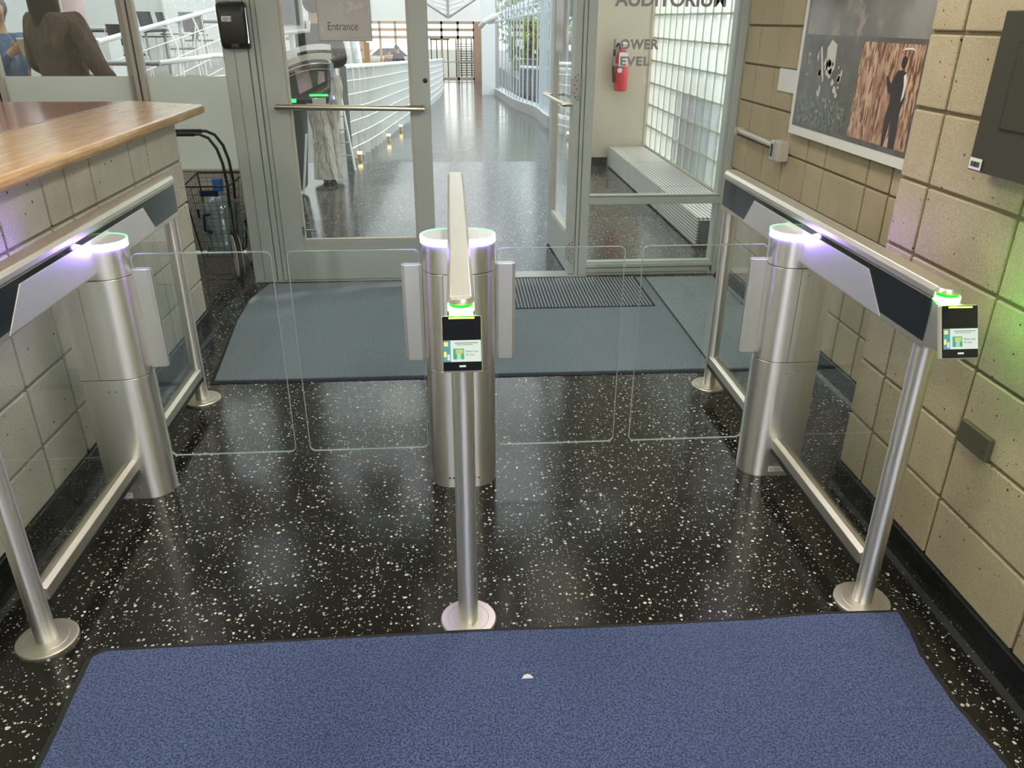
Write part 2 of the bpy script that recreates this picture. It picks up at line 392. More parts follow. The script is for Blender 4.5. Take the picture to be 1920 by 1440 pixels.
m = MB(); m.box(1.53, 1.995, .68, .70, 0, 2.75); struct(m.build('wall_right_return', 'block_tan'))
ys = [-4.5, -3.9, -3.46, -3.0, -2.6, -2.15, -1.7, -1.25, -.8, -.36, .08, .32, .733, 1.05, 1.232, 1.455, 1.876, 2.095, 2.55]
ylow = [-4.5, -3.7, -3.2, -2.8, -2.4, -1.95, -1.5, -1.0, -.55, -.15, .2, .62, .9, 1.35, 1.80, 2.0, 2.25, 2.55]
blockwall('wall_left', 'block_grey', 'mortar_grey', -1.47, -1, ys, [.13, .32]+[.322+.222*k for k in range(1, 5)]+[1.205], .22, (.80, ylow))
def base(name, x, s, y0, y1, h, mat='terrazzo_base'):
    a = x; b = x-s*.012
    prof = [(a+s*.02, 0), (a-s*.035, 0), (a-s*.018, .012), (b, .035), (b, h-.004), (b+s*.004, h), (a+s*.02, h)]
    m = MB(); m.prism(prof, 'y', y0, y1); return struct(m.build(name, mat))
base('baseboard_right', 1.495, 1, -4.5, .70, .105)
base('baseboard_recess', 1.90, 1, .70, 3.49, .105)
base('baseboard_left', -1.47, -1, -4.5, 2.55, .135)
# back of the vestibule, behind the camera: a glazed entrance with daylight
m = MB()
for x in (-4.9, -3.6, -2.3, -1.3, -.15, 1.0): m.box(x-.05, x+.05, -4.6, -4.5, 0, 2.75)
m.box(-4.95, 1.5, -4.6, -4.5, 2.2, 2.75); m.box(-4.95, 1.5, -4.6, -4.5, 0, .12)
struct(m.build('window_4', 'frame_paint'))
m = MB(); m.box(-5.0, -4.9, -4.6, 4.35, 0, 2.75); struct(m.build('wall_far_left', 'plaster'))

# ceiling lights of the vestibule
for i, (x, y, w, d) in enumerate(((.75, 1.3, .5, 1.2), (.75, -1.6, .5, 1.2), (-.7, .2, .5, 1.2), (-3.2, 1.0, .5, 1.2))):
    t = thing('ceiling_light', ['long fluorescent ceiling light above the right lane', 'long fluorescent ceiling light nearest the entrance doors', 'long fluorescent ceiling light above the left lane', 'fluorescent ceiling light over the reception desk'][i], 'ceiling light', (x, y, 2.75), 'vestibule ceiling lights')
    m = MB(); m.box(x-w/2-.02, x+w/2+.02, y-d/2-.02, y+d/2+.02, 2.72, 2.75); m.build('housing', 'white_paint', t)
    m = MB(); m.box(x-w/2, x+w/2, y-d/2, y+d/2, 2.705, 2.7195); m.build('diffuser', 'light_diffuser', t)

# ------------------------------------------------------------------ door wall at y = 3.5
Y0 = 3.5
m = MB()
m.box(-1.415, -1.345, Y0-.0, Y0+.13, 0, 2.75); m.box(-1.342, -1.262, Y0-.012, Y0+.12, 0, 2.75); m.box(-1.258, -1.222, Y0-.004, Y0+.12, 0, 2.75); m.box(-1.219, -1.19, Y0+.012, Y0+.12, 0, 2.3)
m.box(-1.415, 2.0, Y0-.01, Y0+.12, 2.3, 2.76)
m.box(.845, .868, Y0+.01, Y0+.12, 0, 2.3); m.box(.870, .928, Y0-.01, Y0+.12, 0, 2.3)
struct(m.build('trim_1', 'frame_paint', bevel=.004))
# left door
d = MB(); d.box(-1.186, -1.05, Y0, Y0+.045, .012, 2.29); d.box(-.262, -.143, Y0, Y0+.045, .012, 2.29)
d.box(-1.05, -.262, Y0, Y0+.045, .012, .285); d.box(-1.05, -.262, Y0, Y0+.045, 2.15, 2.29)
door = struct(d.build('door_1', 'frame_paint', bevel=.003))
m = MB(); m.box(-1.05, -1.035, Y0+.005, Y0+.04, .285, 2.15); m.box(-.277, -.262, Y0+.005, Y0+.04, .285, 2.15); m.box(-1.035, -.277, Y0+.005, Y0+.04, .285, .300)
part_into(m.build('glazing_bead', 'frame_warm', bevel=.002), door)
m = MB(); m.box(-1.035, -.277, Y0+.019, Y0+.025, .300, 2.15); part_into(m.build('glass_pane', 'door_glass'), door)
m = MB(); m.tube([(-1.116, Y0, 1.168), (-1.116, Y0-.055, 1.168), (-.193, Y0-.055, 1.160), (-.193, Y0, 1.160)], .018, 14)
part_into(m.build('push_bar', 'brass_steel', smooth=True), door)
m = MB(); m.lathe((-.172, Y0, 1.324), [(.0145, .001), (.0145, -.006), (.012, -.008)], 20, 'y'); part_into(m.build('lock_cylinder', 'black_metal', smooth=True), door)
m = MB(); m.tube([(-1.03, Y0-.004, .365), (-.96, Y0-.02, .365)], .006); m.tube([(-.985, Y0-.02, .365), (-.985, Y0-.02, .315)], .005); m.box(-1.05, -1.035, Y0-.01, Y0, .33, .39)
part_into(m.build('door_holder', 'chrome'), door)
m = MB(); m.box(-1.415, .93, Y0-.02, Y0+.12, 0, .01); struct(m.build('trim_2', 'grey_steel', bevel=.003))
# right door, standing open into the lobby
hinge = Vector((.842, Y0+.03, 0)); ang = math.atan2(.93, -.045)
DM = Matrix.Translation(hinge) @ Matrix.Rotation(ang, 4, 'Z')
def dbox(m, a, b, c, d_, e, f): return m.box(a, b, c, d_, e, f, DM)
d = MB(); dbox(d, 0, .12, 0, .045, .012, 2.29); dbox(d, .80, .93, 0, .045, .012, 2.29); dbox(d, .12, .80, 0, .045, .012, .285); dbox(d, .12, .80, 0, .045, 2.15, 2.29)
door2 = struct(d.build('door_2', 'frame_paint', bevel=.003))
m = MB(); dbox(m, .12, .135, .003, .042, .285, 2.15); dbox(m, .785, .80, .003, .042, .285, 2.15); dbox(m, .135, .785, .003, .042, .285, .300); part_into(m.build('glazing_bead', 'frame_warm'), door2)
m = MB(); dbox(m, .135, .785, .019, .025, .30, 2.15); part_into(m.build('glass_pane', 'door_glass'), door2)
m = MB(); m.tube([DM @ Vector(p) for p in ((.06, .045, 1.168), (.06, .10, 1.168), (.87, .10, 1.168), (.87, .045, 1.168))], .014, 12); part_into(m.build('push_bar', 'brass_steel', smooth=True), door2)
for hz in (.17, 1.28):
    m = MB(); m.box(.775, .835, Y0+.022, Y0+.029, hz-.055, hz+.055); m.tube([(.842, Y0+.012, hz-.06), (.842, Y0+.012, hz+.06)], .008)
    h = part_into(m.build('hinge', 'grey_steel'), door2)
    m = MB()
    for k, (dx, dz) in enumerate(((.80, -.035), (.815, -.01), (.80, .015), (.815, .04), (.822, .075), (.805, .062), (.806, -.062), (.822, -.078))): m.lathe((dx, Y0+.0215, hz+dz), [(.0042, .001), (.0042, -.0015)], 8, 'y')
    part_into(m.build('screw', 'black_metal'), h)
# sidelight
m = MB(); m.box(.928, 1.87, Y0+.01, Y0+.09, .022, .055); m.box(.928, 1.87, Y0+.0, Y0+.09, .062, .088); m.box(.928, 1.87, Y0+.02, Y0+.08, .0, .1)
m.box(.928, 1.87, Y0+.0, Y0+.09, .515, .570); m.box(.928, 1.87, Y0-.008, Y0+.05, .572, .582)
m.box(1.855, 1.995, Y0-.01, Y0+.12, 0, 2.75); m.box(1.835, 1.855, Y0+.01, Y0+.1, 0, 2.3); m.box(1.90, 1.92, Y0-.022, Y0, 0, 2.75); m.box(1.96, 1.99, Y0-.03, Y0, 0, 2.75)
win = struct(m.build('window_1', 'frame_paint', bevel=.003))
m = MB(); m.box(.93, 1.84, Y0+.04, Y0+.047, .10, .515); m.box(.93, 1.84, Y0+.04, Y0+.047, .582, 2.3); part_into(m.build('glass_pane', 'door_glass'), win)
yt = Y0+.038
text('lettering', 'AUDITORIUM', 'letter_grey', .112, (1.045, yt, 1.763), ROT_FRONT, win, .0008, .0036, 1.02, 'LEFT', 1.03)
text('lettering', 'LOWER', 'letter_grey', .080, (1.044, yt, 1.512), ROT_FRONT, win, .0008, .0034, .99, 'LEFT', 1.12)
text('lettering', 'LEVEL', 'letter_grey', .074, (1.046, yt, 1.413), ROT_FRONT, win, .0008, .0034, 1.13, 'LEFT', 1.15)

# Entrance sign on the left door
t = thing('entrance_sign', 'framed grey sign reading Entrance stuck on the left glass door', 'sign', (-.65, Y0, 1.55))
m = MB(); m.box(-.816, -.489, Y0-.022, Y0-.002, 1.554, 1.98); m.build('sign_frame', 'grey_steel', t, bevel=.004)
m = MB(); m.box(-.798, -.507, Y0-.0235, Y0-.0225, 1.572, 1.965); m.build('print', 'sign_print', t)
text('lettering', 'Entrance', 'ink', .066, (-.758, Y0-.0245, 1.617), ROT_FRONT, t, .0006, -.0006, .80)
# picture on the open door, lobby side glass
PM = DM
t = thing('small_notice_frame', 'narrow framed notice seen edge on, fixed to the open right door', 'sign', (.80, 4.1, 1.6))
m = MB(); m.box(.30, .62, .047, .065, 1.47, 1.95, DM); m.build('sign_frame', 'grey_steel', t, bevel=.003)
m = MB(); m.box(.32, .60, .0655, .067, 1.49, 1.93, DM); m.build('print', 'sign_print', t)

# dispenser on the left post
t = thing('soap_dispenser', 'black wall dispenser with small white label on the door post', 'dispenser', (-1.31, Y0, 1.5))
prof = [(0, 1.507), (-.035, 1.507), (-.062, 1.525), (-.072, 1.56), (-.085, 1.70), (-.085, 1.745), (-.070, 1.772), (0, 1.772)]
m = MB(); m.prism([(Y0-.012+p[0], p[1]) for p in prof], 'x', -1.402, -1.232); m.build('body', 'black_plastic', t, bevel=.018, smooth=True, seg=4)
m = MB(); m.box(-1.238, -1.228, Y0-.075, Y0-.066, 1.54, 1.74); m.build('side_trim', 'chrome', t, bevel=.002)
m = MB(); m.prism(rrect(-1.372, -1.313, 1.663, 1.692, .006), 'y', Y0-.1005, Y0-.096); lb = m.build('label_plate', 'paper', t)
text('lettering', 'GY E', 'ink', .024, (-1.362, Y0-.1012, 1.668), ROT_FRONT, t, .0004, .0006)
m = MB(); m.box(-1.34, -1.29, Y0-.088, Y0-.07, 1.515, 1.545); m.build('spout', 'black_metal', t, bevel=.006)

# ------------------------------------------------------------------ left niche: glazed partition at y = 4.3
YP = 4.3
m = MB()
for x in (-2.26, -3.24, -4.22):
    m.box(x, x+.028, YP-.045, YP+.02, 0, 2.75); m.box(x+.04, x+.075, YP-.045, YP+.02, 0, 2.75); m.box(x-.05, x+.0, YP, YP+.08, 0, 2.75)
m.box(-4.9, -1.415, YP-.03, YP+.03, .585, .632); m.box(-4.9, -1.415, YP-.045, YP+.03, .636, .648); m.box(-4.9, -1.0, YP-.05, YP+.05, 2.3, 2.75)
m.box(-1.45, -1.40, 3.62, 4.34, 0, 2.75)
win3 = struct(m.build('window_2', 'frame_warm', bevel=.003))
m = MB(); m.box(-4.9, -1.415, YP-.005, YP, 1.30, 2.3); part_into(m.build('glass_pane', 'door_glass'), win3)
m = MB(); m.box(-4.9, -1.415, YP-.006, YP, .648, 1.30); part_into(m.build('frosted_band', 'frosted_glass'), win3)
m = MB(); m.box(-4.9, -1.42, YP-.02, YP+.03, .02, .585); part_into(m.build('lower_panel', 'light_panel'), win3)
m = MB(); m.box(-2.25+.03, -2.25+.04, YP-.044, YP+.0, .6, 2.7); m.box(-3.21, -3.20, YP-.044, YP, .6, 2.7); part_into(m.build('groove_strip', 'black_metal'), win3)  # dark strips along the grooves of the posts

# ------------------------------------------------------------------ reception counter
t = thing('reception_counter_top', 'glossy oak counter top with rounded front edge on grey block wall', 'counter', (-1.6, 0, 1.205))
m = MB()
prof = [(-1.36, -4.4)]
prof = [(-1.36, 2.74), (-1.375, 2.775), (-1.40, 2.79), (-1.85, 3.02), (-1.87, 3.02), (-1.87, -4.4), (-1.36, -4.4)]
m.prism(prof, 'z', 1.207, 1.252); m.build('wooden_slab', 'oak_top', t, bevel=.016, smooth=True, seg=4)
m = MB(); m.box(-1.88, -1.871, -4.4, 3.0, 1.21, 1.25); m.build('back_strip', 'grey_steel', t)
t = thing('reception_desk', 'dull red laminate desk surface behind the oak counter', 'desk', (-2.5, 1, 0))
m = MB(); m.box(-3.05, -1.885, 2.06, 3.12, 1.19, 1.236); m.box(-3.05, -1.885, -4.0, 2.055, 1.19, 1.236); m.build('desk_surface', 'red_laminate', t, bevel=.004)
m = MB(); m.box(-3.0, -1.90, -3.9, 3.0, 0, 1.19); m.build('cabinet', 'light_panel', t)
tag(MB().box(-2.12, -1.93, 1.35, 1.66, 1.2365, 1.275).build('document_tray', 'dark_red', bevel=.004), 'dark red box lying on the red desk behind the oak counter', 'box')

# ------------------------------------------------------------------ mats
def edge_poly(pts, seg=10, amp=.004):
    out = []
    for i, p in enumerate(pts):
        q = pts[(i+1) % len(pts)]
        for k in range(seg):
            f = k/seg; out.append((p[0]+(q[0]-p[0])*f+random.uniform(-amp, amp), p[1]+(q[1]-p[1])*f+random.uniform(-amp, amp)))
    return out
t = thing('door_mat', 'large blue carpet mat in the foreground with thin dark rubber edge', 'mat', (.13, -.6, 0))
pts = [(-1.055, -.072), (-.6, -.072), (0, -.068), (.5, -.078), (.86, -.077), (1.1, -.066), (1.335, -.074), (1.33, -.15), (1.305, -.25), (1.30, -.44), (1.315, -.62), (1.31, -1.6), (-1.05, -1.6), (-1.062, -.45), (-1.085, -.095)]
m = MB(); m.prism(edge_poly(pts, 6, .0015), 'z', .003, .017); m.build('carpet_pile', 'carpet_blue', t)
cx, cy = .12, -.8
bp = [(x+(.018 if x > 1.2 else -.018 if x < -1 else 0), y+(.014 if y > -.08 else -.014 if y < -1.5 else 0)) for x, y in pts]
m = MB(); m.prism(bp, 'z', 0, .0135); m.build('rubber_border', 'dark_rubber', t)
t = thing('rear_mat', 'dusty blue grey carpet mat before the glass doors', 'mat', (0, 2.6, 0))
pts = [(-1.25, 1.825), (1.335, 1.815), (1.335, 3.43), (-1.30, 3.43), (-1.36, 3.1), (-1.345, 2.7)]
m = MB(); m.prism(edge_poly(pts, 6, .001), 'z', .002, .011); m.build('carpet_pile', 'carpet_rear', t)
m = MB(); m.prism([(-1.27, 1.80), (1.35, 1.79), (1.35, 3.44), (-1.31, 3.44), (-1.375, 3.1), (-1.36, 2.7)], 'z', 0, .004); m.build('rubber_border', 'dark_rubber', t)
t = thing('side_mat', 'lighter grey blue mat strip beside the right block wall', 'mat', (1.6, 2.6, 0))
m = MB(); m.prism([(1.352, 1.805), (1.84, 1.80), (1.84, 3.43), (1.352, 3.43)], 'z', .0, .0095); m.build('carpet_pile', 'carpet_rear_light', t)
t = thing('scraper_mat', 'ribbed grey scraper mat right under the open door', 'mat', (.75, 3.1, .011))
m = MB(); m.box(.26, 1.27, 2.80, 3.42, .011, .0145); m.build('backing', 'dark_rubber', t)
m = MB()
x = .27
while x < 1.26: m.box(x, x+.011, 2.805, 3.415, .0145, .0195); x += .022
m.build('ribs', 'carpet_scraper', t)
o = MB().prism([(.143, -.262), (.150, -.250), (.160, -.247), (.168, -.251), (.175, -.262)], 'z', .0172, .020).build('paper_scrap', 'paper'); tag(o, 'tiny white scrap of paper lying on the blue foreground mat', 'litter')

# ------------------------------------------------------------------ turnstile gates
def beam_section():
    # x, z profile of the rail: flat sides, overhanging cap with chamfered flat top
    h = [(.0315, .895), (.0315, 1.034), (.0345, 1.037), (.0345, 1.053), (.0265, 1.066)]
    return h+[(-a, b) for a, b in h[::-1]]
def barrier(x, label, pos, reader=True):
    t = thing('glass_barrier', label, 'barrier', (x, .8, 0), 'lane barriers')
    m = MB(); m.prism([(x+p[0], p[1]) for p in beam_section()], 'y', -.035, 1.655); m.build('handrail_beam', 'steel_beam', t, smooth=30, bevel=.002)
    for s in (-1, 1):
        X = x+s*.0318
        a, b = sorted((X, X+s*.002)); m = MB(); m.box(a, b, -.03, 1.648, .914, 1.030); m.build('dark_side_panel', 'black_glass', t)
        a, b = sorted((X+s*.0021, X+s*.004)); m = MB(); m.prism([(.184, .903), (1.36, .903), (1.262, 1.014), (.297, 1.014)], 'x', a, b); m.build('steel_inlay', 'steel_panel', t, bevel=.001)
    m = MB(); m.prism([(p[0], p[1]) for p in ((.03, .175), (1.60, .175), (1.60, .90), (.03, .90))], 'x', x-.005, x+.005); m.build('glass_panel', 'gate_glass', t)
    for ya in (.0275, 1.600): m = MB(); m.box(x-.0055, x+.0055, ya, ya+.0022, .175, .90); m.build('glass_edging', 'glass_edge', t)
    m = MB(); m.prism([(x-.024, .130), (x+.024, .130), (x+.024, .168), (x+.008, .178), (x+.008, .160), (x-.008, .160), (x-.008, .178), (x-.024, .168)], 'y', .03, 1.635); m.build('bottom_rail', 'steel_beam', t, bevel=.0015)
    m = MB(); m.box(x-.026, x+.026, .03, 1.632, .112, .129); m.build('dark_reflection_strip', 'black_metal', t)  # black strip imitates the dark floor mirrored in the rail's steel side
    for y in (0., 1.62):
        m = MB(); m.lathe((x, y, 0), [(.0295, .012), (.0295, .90)], 32); p = m.build('post', 'steel_vert', t, smooth=True)
        m = MB(); m.lathe((x, y, 0), [(.086, 0), (.086, .009), (.083, .0125), (.0625, .0128), (.0615, .0118), (.0605, .0128), (.0300, .0130)], 48); part_into(m.build('base_plate', 'steel_beam', None, smooth=True), p)
    # nose with light ring
    m = MB(); m.lathe((x, -.035, 0), [(.031, .91), (.031, 1.028)], 28); m.build('nose', 'steel_beam', t, smooth=True)
    m = MB(); m.lathe((x, -.037, 0), [(.0325, 1.031), (.0325, 1.043)], 28); m.build('light_ring', 'led_green', t, smooth=True)
    m = MB(); m.lathe((x, -.035, 0), [(.0295, 1.0432), (.0295, 1.0532)], 32); m.build('lit_collar', 'led_cover', t, smooth=60)
    m = MB(); m.lathe((x, -.0352, 0), [(.0343, 1.0535), (.0343, 1.0545), (.0268, 1.0655)], 32); m.build('nose_cap', 'steel_beam', t, smooth=40)
    m = MB(); m.tube([(x, 1.655, .905), (x, 1.655, 1.036)], .0305, 20); m.lathe((x, 1.655, 0), [(.0343, 1.0365), (.0343, 1.053), (.0265, 1.0658)], 28); m.build('end_cap', 'steel_beam', t, smooth=True)
    return t
def reader(x, label):
    t = thing('card_reader', label, 'card reader', (x, -.1, .9), 'card readers')
    m = MB(); m.prism([(-.045, 1.026), (-.085, 1.026), (-.128, .915), (-.03, .905)], 'x', x-.031, x+.031); m.build('bracket', 'steel_beam', t, bevel=.003)
    # tilted slab: local u = x, v up along face, w = normal
    top = Vector((x, -.098, 1.036)); bot = Vector((x, -.150, .915)); up = (top-bot).normalized(); rt = Vector((1, 0, 0)); nm = rt.cross(up); H = (top-bot).length
    Mx = Matrix((rt, up, nm)).transposed().to_4x4(); Mx.translation = bot
    def sl(a, b, c, d_, e, f, name, mat, bev=0, par=t):
        m = MB(); m.box(a, b, c, d_, e, f, Mx); return m.build(name, mat, par, bevel=bev)
    sl(-.049, .049, -.004, H+.002, -.022, -.004, 'back_shell', 'frame_warm', .004)
    sl(-.0465, .0465, 0, H, -.005, .0, 'front_glass', 'black_glass', .0015)
    scr = sl(-.028, .0455, .022, .074, .0004, .001, 'screen', 'screen_white')
    sl(-.0455, -.028, .022, .074, .0004, .001, 'screen_picture', 'screen_blue')
    for (a, b, c, d_, mt) in ((-.044, -.034, .060, .070, 'screen_yellow'), (-.040, -.031, .045, .056, 'screen_green'), (-.0445, -.038, .034, .047, 'screen_yellow'), (-.036, -.030, .026, .040, 'screen_white'), (-.022, .004, .028, .054, 'screen_green'), (-.013, -.003, .028, .042, 'screen_white'), (-.016, .002, .041, .052, 'screen_yellow')):
        o = sl(a, b, c, d_, .0012, .0016, 'picture_tile', mt, 0, None); part_into(o, scr)
    def txt(s, size, u, v, mat):
        o = text('lettering', s, mat, size, (0, 0, 0), Matrix.Identity(3), None, .0002)
        o.data.transform(Mx @ Matrix.Translation((u, v, .0018))); part_into(o, scr)
    txt('Please wait', .0068, .008, .045, 'screen_text'); txt('for scan', .0068, .008, .037, 'screen_text')
    sl(-.018, .038, .0665, .0682, .0012, .0016, 'caption_line', 'screen_text'); sl(-.014, .026, .0625, .0638, .0012, .0016, 'caption_line', 'screen_text')
    sl(-.008, .008, .009, .0135, .0004, .001, 'indicator', 'screen_white')
    sl(-.031, .031, H-.006, H-.002, .0004, .0015, 'status_strip', 'led_amber')
    return t
barrier(-1.255, 'stainless steel and glass barrier along the counter on the left', 'l')
barrier(0., 'middle stainless steel and glass barrier dividing the two lanes', 'm')
barrier(1.258, 'stainless steel and glass barrier beside the right block wall', 'r')
reader(0., 'black tilted card reader with lit screen on the middle barrier')
reader(1.258, 'black tilted card reader with lit screen near the right wall')

YG = .84
def leaf(t, x0, x1, xp0, xp1, s):
    """x0..x1 glass, xp0..xp1 clamp"""
    poly = rrect(x0, x1, .142, .947, .022)
    m = MB(); m.prism(poly, 'y', YG-.004, YG+.004); g = m.build('glass_leaf', 'gate_glass', t)
    me = MB(); n = len(poly)
    cx = (x0+x1)/2; cz = .545
    inner = [(cx+(p[0]-cx)*(1-.0018/abs(x1-x0)*2), cz+(p[1]-cz)*(1-.0018/.4)) for p in poly]
    vs = [(p[0], YG-.0043, p[1]) for p in poly]+[(p[0], YG+.0043, p[1]) for p in poly]+[(p[0], YG-.0043, p[1]) for p in inner]+[(p[0], YG+.0043, p[1]) for p in inner]
    fs = []
    for i in range(n):
        j = (i+1) % n; fs += [(i, j, n+j, n+i), (i, j, 2*n+j, 2*n+i), (n+i, n+j, 3*n+j, 3*n+i), (2*n+i, 2*n+j, 3*n+j, 3*n+i)]
    me.add(vs, fs); part_into(me.build('glass_edge', 'glass_edge'), g)
    a, b = sorted((xp0, xp1)); w = b-a
    for f in (-1, 1):
        y0, y1 = (YG-.016, YG-.0045) if f < 0 else (YG+.0045, YG+.016)
        m = MB(); bev = .012
        m.prism([(a, y1 if f < 0 else y0), (b, y1 if f < 0 else y0), (b, (y1-.003) if f < 0 else (y0+.003)), (b-bev, y0 if f < 0 else y1), (a+bev, y0 if f < 0 else y1), (a, (y1-.003) if f < 0 else (y0+.003))], 'z', .525, .893)
        m.build('glass_clamp', 'steel_panel', t, bevel=.0015)
def pillar(label, x0, x1, left, right):
    t = thing('turnstile_pillar', label, 'turnstile', ((x0+x1)/2, YG, 0), 'turnstile pillars')
    y0, y1 = YG-.082, YG+.082
    def body(name, z0, z1, ins, mat, bev=.0012):
        m = MB(); m.prism(stadium(x0+(ins if left else 0), x1-(ins if right else 0), y0+ins, y1-ins, left, right), 'z', z0, z1); return m.build(name, mat, t, smooth=30, bevel=bev)
    body('lower_body', 0.0, .503, 0, 'steel_vert'); body('seam_shadow', .503, .5055, .002, 'black_metal', 0)
    body('hinge_drum', .5055, .874, 0, 'steel_vert'); body('seam_shadow', .874, .8765, .002, 'black_metal', 0)
    body('upper_body', .8765, .9757, 0, 'steel_vert'); body('cap', .9758, .999, .0035, 'steel_panel')
    # light ring just around the cap, front half violet-white, rear half green
    poly = stadium(x0, x1, y0, y1, left, right, 24)
    for nm, mat, cond, zt in (('light_ring', 'led_white', lambda y: y <= YG+.012, .9985), ('rear_light_ring', 'led_white_rear', lambda y: y > YG+.012, 1.0)):
        m = MB(); n = len(poly)
        def ins(p, k): 
            c = ((x0+x1)/2, YG); xx = p[0]; 
            if left and xx < x0+.082: cc = (x0+.082, YG)
            elif right and xx > x1-.082: cc = (x1-.082, YG)
            else: cc = (xx, YG)
            dx, dy = xx-cc[0], p[1]-cc[1]; L = math.hypot(dx, dy) or 1; return (xx+dx/L*k, p[1]+dy/L*k)
        for i in range(n):
            p, q = poly[i], poly[(i+1) % n]
            if not cond((p[1]+q[1])/2): continue
            if (not left and p[0] < x0+.001 and q[0] < x0+.001) or (not right and p[0] > x1-.001 and q[0] > x1-.001): continue
            a, b, c, d_ = ins(p, .0028), ins(q, .0028), ins(q, -.003), ins(p, -.003)
            zb = .976 if zt < .999 else .992
            m.add([(*a, zb), (*b, zb), (*b, zt), (*a, zt), (*d_, zt), (*c, zt), (*d_, zb), (*c, zb)], [(0, 1, 2, 3), (3, 2, 5, 4), (0, 1, 7, 6), (6, 7, 5, 4)])
        m.build(nm, mat, t)
    return t, y0
def screws(t, pts, y, name='screw'):
    for x, z in pts:
        m = MB(); m.lathe((x, y-.0002, z), [(.0045, .001), (.0045, -.0012), (.003, -.0022)], 10, 'y'); m.build(name, 'chrome', t)
def sticker(t, x0, x1, z0, z1, y):
    m = MB(); m.box(x0, x1, y-.0012, y-.0002, z0, z1); o = m.build('maker_label', 'paper', t); w = x1-x0
    for s, sz, dx, dz in (('A', .013, .006, .006), ('AUTOMATIC SYSTEMS', .0052, .021, .0105), ('ACCESS CONTROL', .0038, .024, .0045)):
        part_into(text('lettering', s, 'ink', sz, (x0+dx, y-.0016, z0+dz), ROT_FRONT, None, .0002, 0, .95), o)
t, yf = pillar('stainless turnstile pillar in front of the left barrier, light ring on top', -1.36, -1.135, False, True)
leaf(t, -1.130, -.654, -1.137, -1.07, 1); screws(t, ((-1.31, .865), (-1.27, .46), (-1.245, .46), (-1.27, .045), (-1.245, .045)), yf); sticker(t, -1.352, -1.275, .006, .029, yf)
m = MB(); m.box(-1.293, -1.2915, yf-.0006, yf+.004, .506, .874); m.build('door_seam', 'black_metal', t)
t, yf = pillar('wide stainless turnstile pillar in the middle with two glass leaves', -.130, .130, True, True)
leaf(t, -.600, -.137, -.2045, -.131, -1); leaf(t, .137, .604, .131, .2045, 1); screws(t, ((-.055, .045), (-.04, .045), (.06, .045), (.045, .045)), yf)
m = MB(); m.box(-.058, -.0568, yf-.0006, yf+.004, .506, .874); m.box(.0568, .058, yf-.0006, yf+.004, .506, .874); m.build('door_seam', 'black_metal', t)
t, yf = pillar('stainless turnstile pillar in front of the right barrier, light ring on top', 1.137, 1.362, True, False)
leaf(t, .668, 1.132, 1.072, 1.139, -1); screws(t, ((1.262, .85), (1.245, .46), (1.27, .46), (1.255, .075), (1.275, .075)), yf); sticker(t, 1.235, 1.315, .022, .046, yf)
m = MB(); m.box(1.238, 1.2395, yf-.0006, yf+.004, .506, .874); m.build('door_seam', 'black_metal', t)

# ------------------------------------------------------------------ things on the right walls
t = thing('wall_cabinet', 'dark brown wall cabinet with a barcode label at its corner', 'cabinet', (1.495, 0, 1.31))
m = MB(); m.box(1.43, 1.494, -.42, .262, 1.31, 1.712); m.build('cabinet_body', 'cabinet_dark', t, bevel=.003)
m = MB(); m.box(1.4285, 1.43, -.36, .175, 1.425, 1.64); m.build('door_groove', 'black_metal', t)
m = MB(); m.box(1.4265, 1.4284, -.354, .169, 1.431, 1.634); m.build('door', 'cabinet_dark', t, bevel=.001)
m = MB(); m.box(1.4265, 1.4275, .203, .255, 1.315, 1.345); lab = m.build('barcode_label', 'paper', t)
m = MB(); z = .210; random.seed(3)
while z < .247: w = random.choice((.0008, .0016)); m.box(1.4258, 1.4264, z, z+w, 1.322, 1.336); z += w+random.choice((.0009, .0015))
part_into(m.build('barcode', 'ink'), lab)
t = thing('outlet_plate', 'small dark blank electrical plate low on the right wall', 'electrical plate', (1.495, .01, .55))
m = MB(); m.box(1.478, 1.496, -.062, .075, .545, .617); m.build('plate', 'outlet_plate', t, bevel=.004)
m = MB(); m.lathe((1.478, -.047, .572), [(.004, .001), (.004, -.0012)], 10, 'x'); m.build('screw', 'chrome', t)

t = thing('concert_poster', 'large dark concert poster with white border on the block wall', 'poster', (1.86, 1.8, 1.14))
m = MB(); m.box(1.862, 1.878, .95, 2.53, 1.12, 2.2); m.box(1.878, 1.90, 1.1, 2.3, 1.3, 2.0); m.build('board', 'paper', t)
m = MB(); m.box(1.8605, 1.862, 1.02, 2.492, 1.166, 2.18); pr = m.build('print', 'photo_dark', t)
def pic(name, y0, y1, z0, z1, mat): m = MB(); m.box(1.8590, 1.8604, y0, y1, z0, z1); return m.build(name, mat, t)
pic('top_picture', 1.25, 2.46, 1.62, 2.15, 'photo_top'); pic('crowd_picture', 1.90, 2.47, 1.185, 1.33, 'photo_crowd'); cp = pic('stage_picture', 1.33, 1.845, 1.19, 1.60, 'photo_copper')
def sil(polys, mat, x, parent=None, name='silhouette'):
    m = MB()
    for p in polys: m.prism(p, 'x', x-.0008, x)
    o = m.build(name, mat, None); part_into(o, parent or t); return o
circ = lambda y, z, r, n=12, e=1.2: [(y+r*math.cos(2*PI*k/n), z+r*e*math.sin(2*PI*k/n)) for k in range(n)]
sil([[(1.525, 1.19), (1.505, 1.19), (1.485, 1.31), (1.465, 1.19), (1.415, 1.19), (1.425, 1.33), (1.415, 1.40), (1.42, 1.47), (1.44, 1.495), (1.475, 1.50), (1.505, 1.495), (1.535, 1.44), (1.575, 1.475), (1.585, 1.465), (1.545, 1.40), (1.53, 1.41), (1.52, 1.37), (1.535, 1.30)], circ(1.465, 1.53, .021)], 'photo_figure', 1.8588, cp, 'figure')
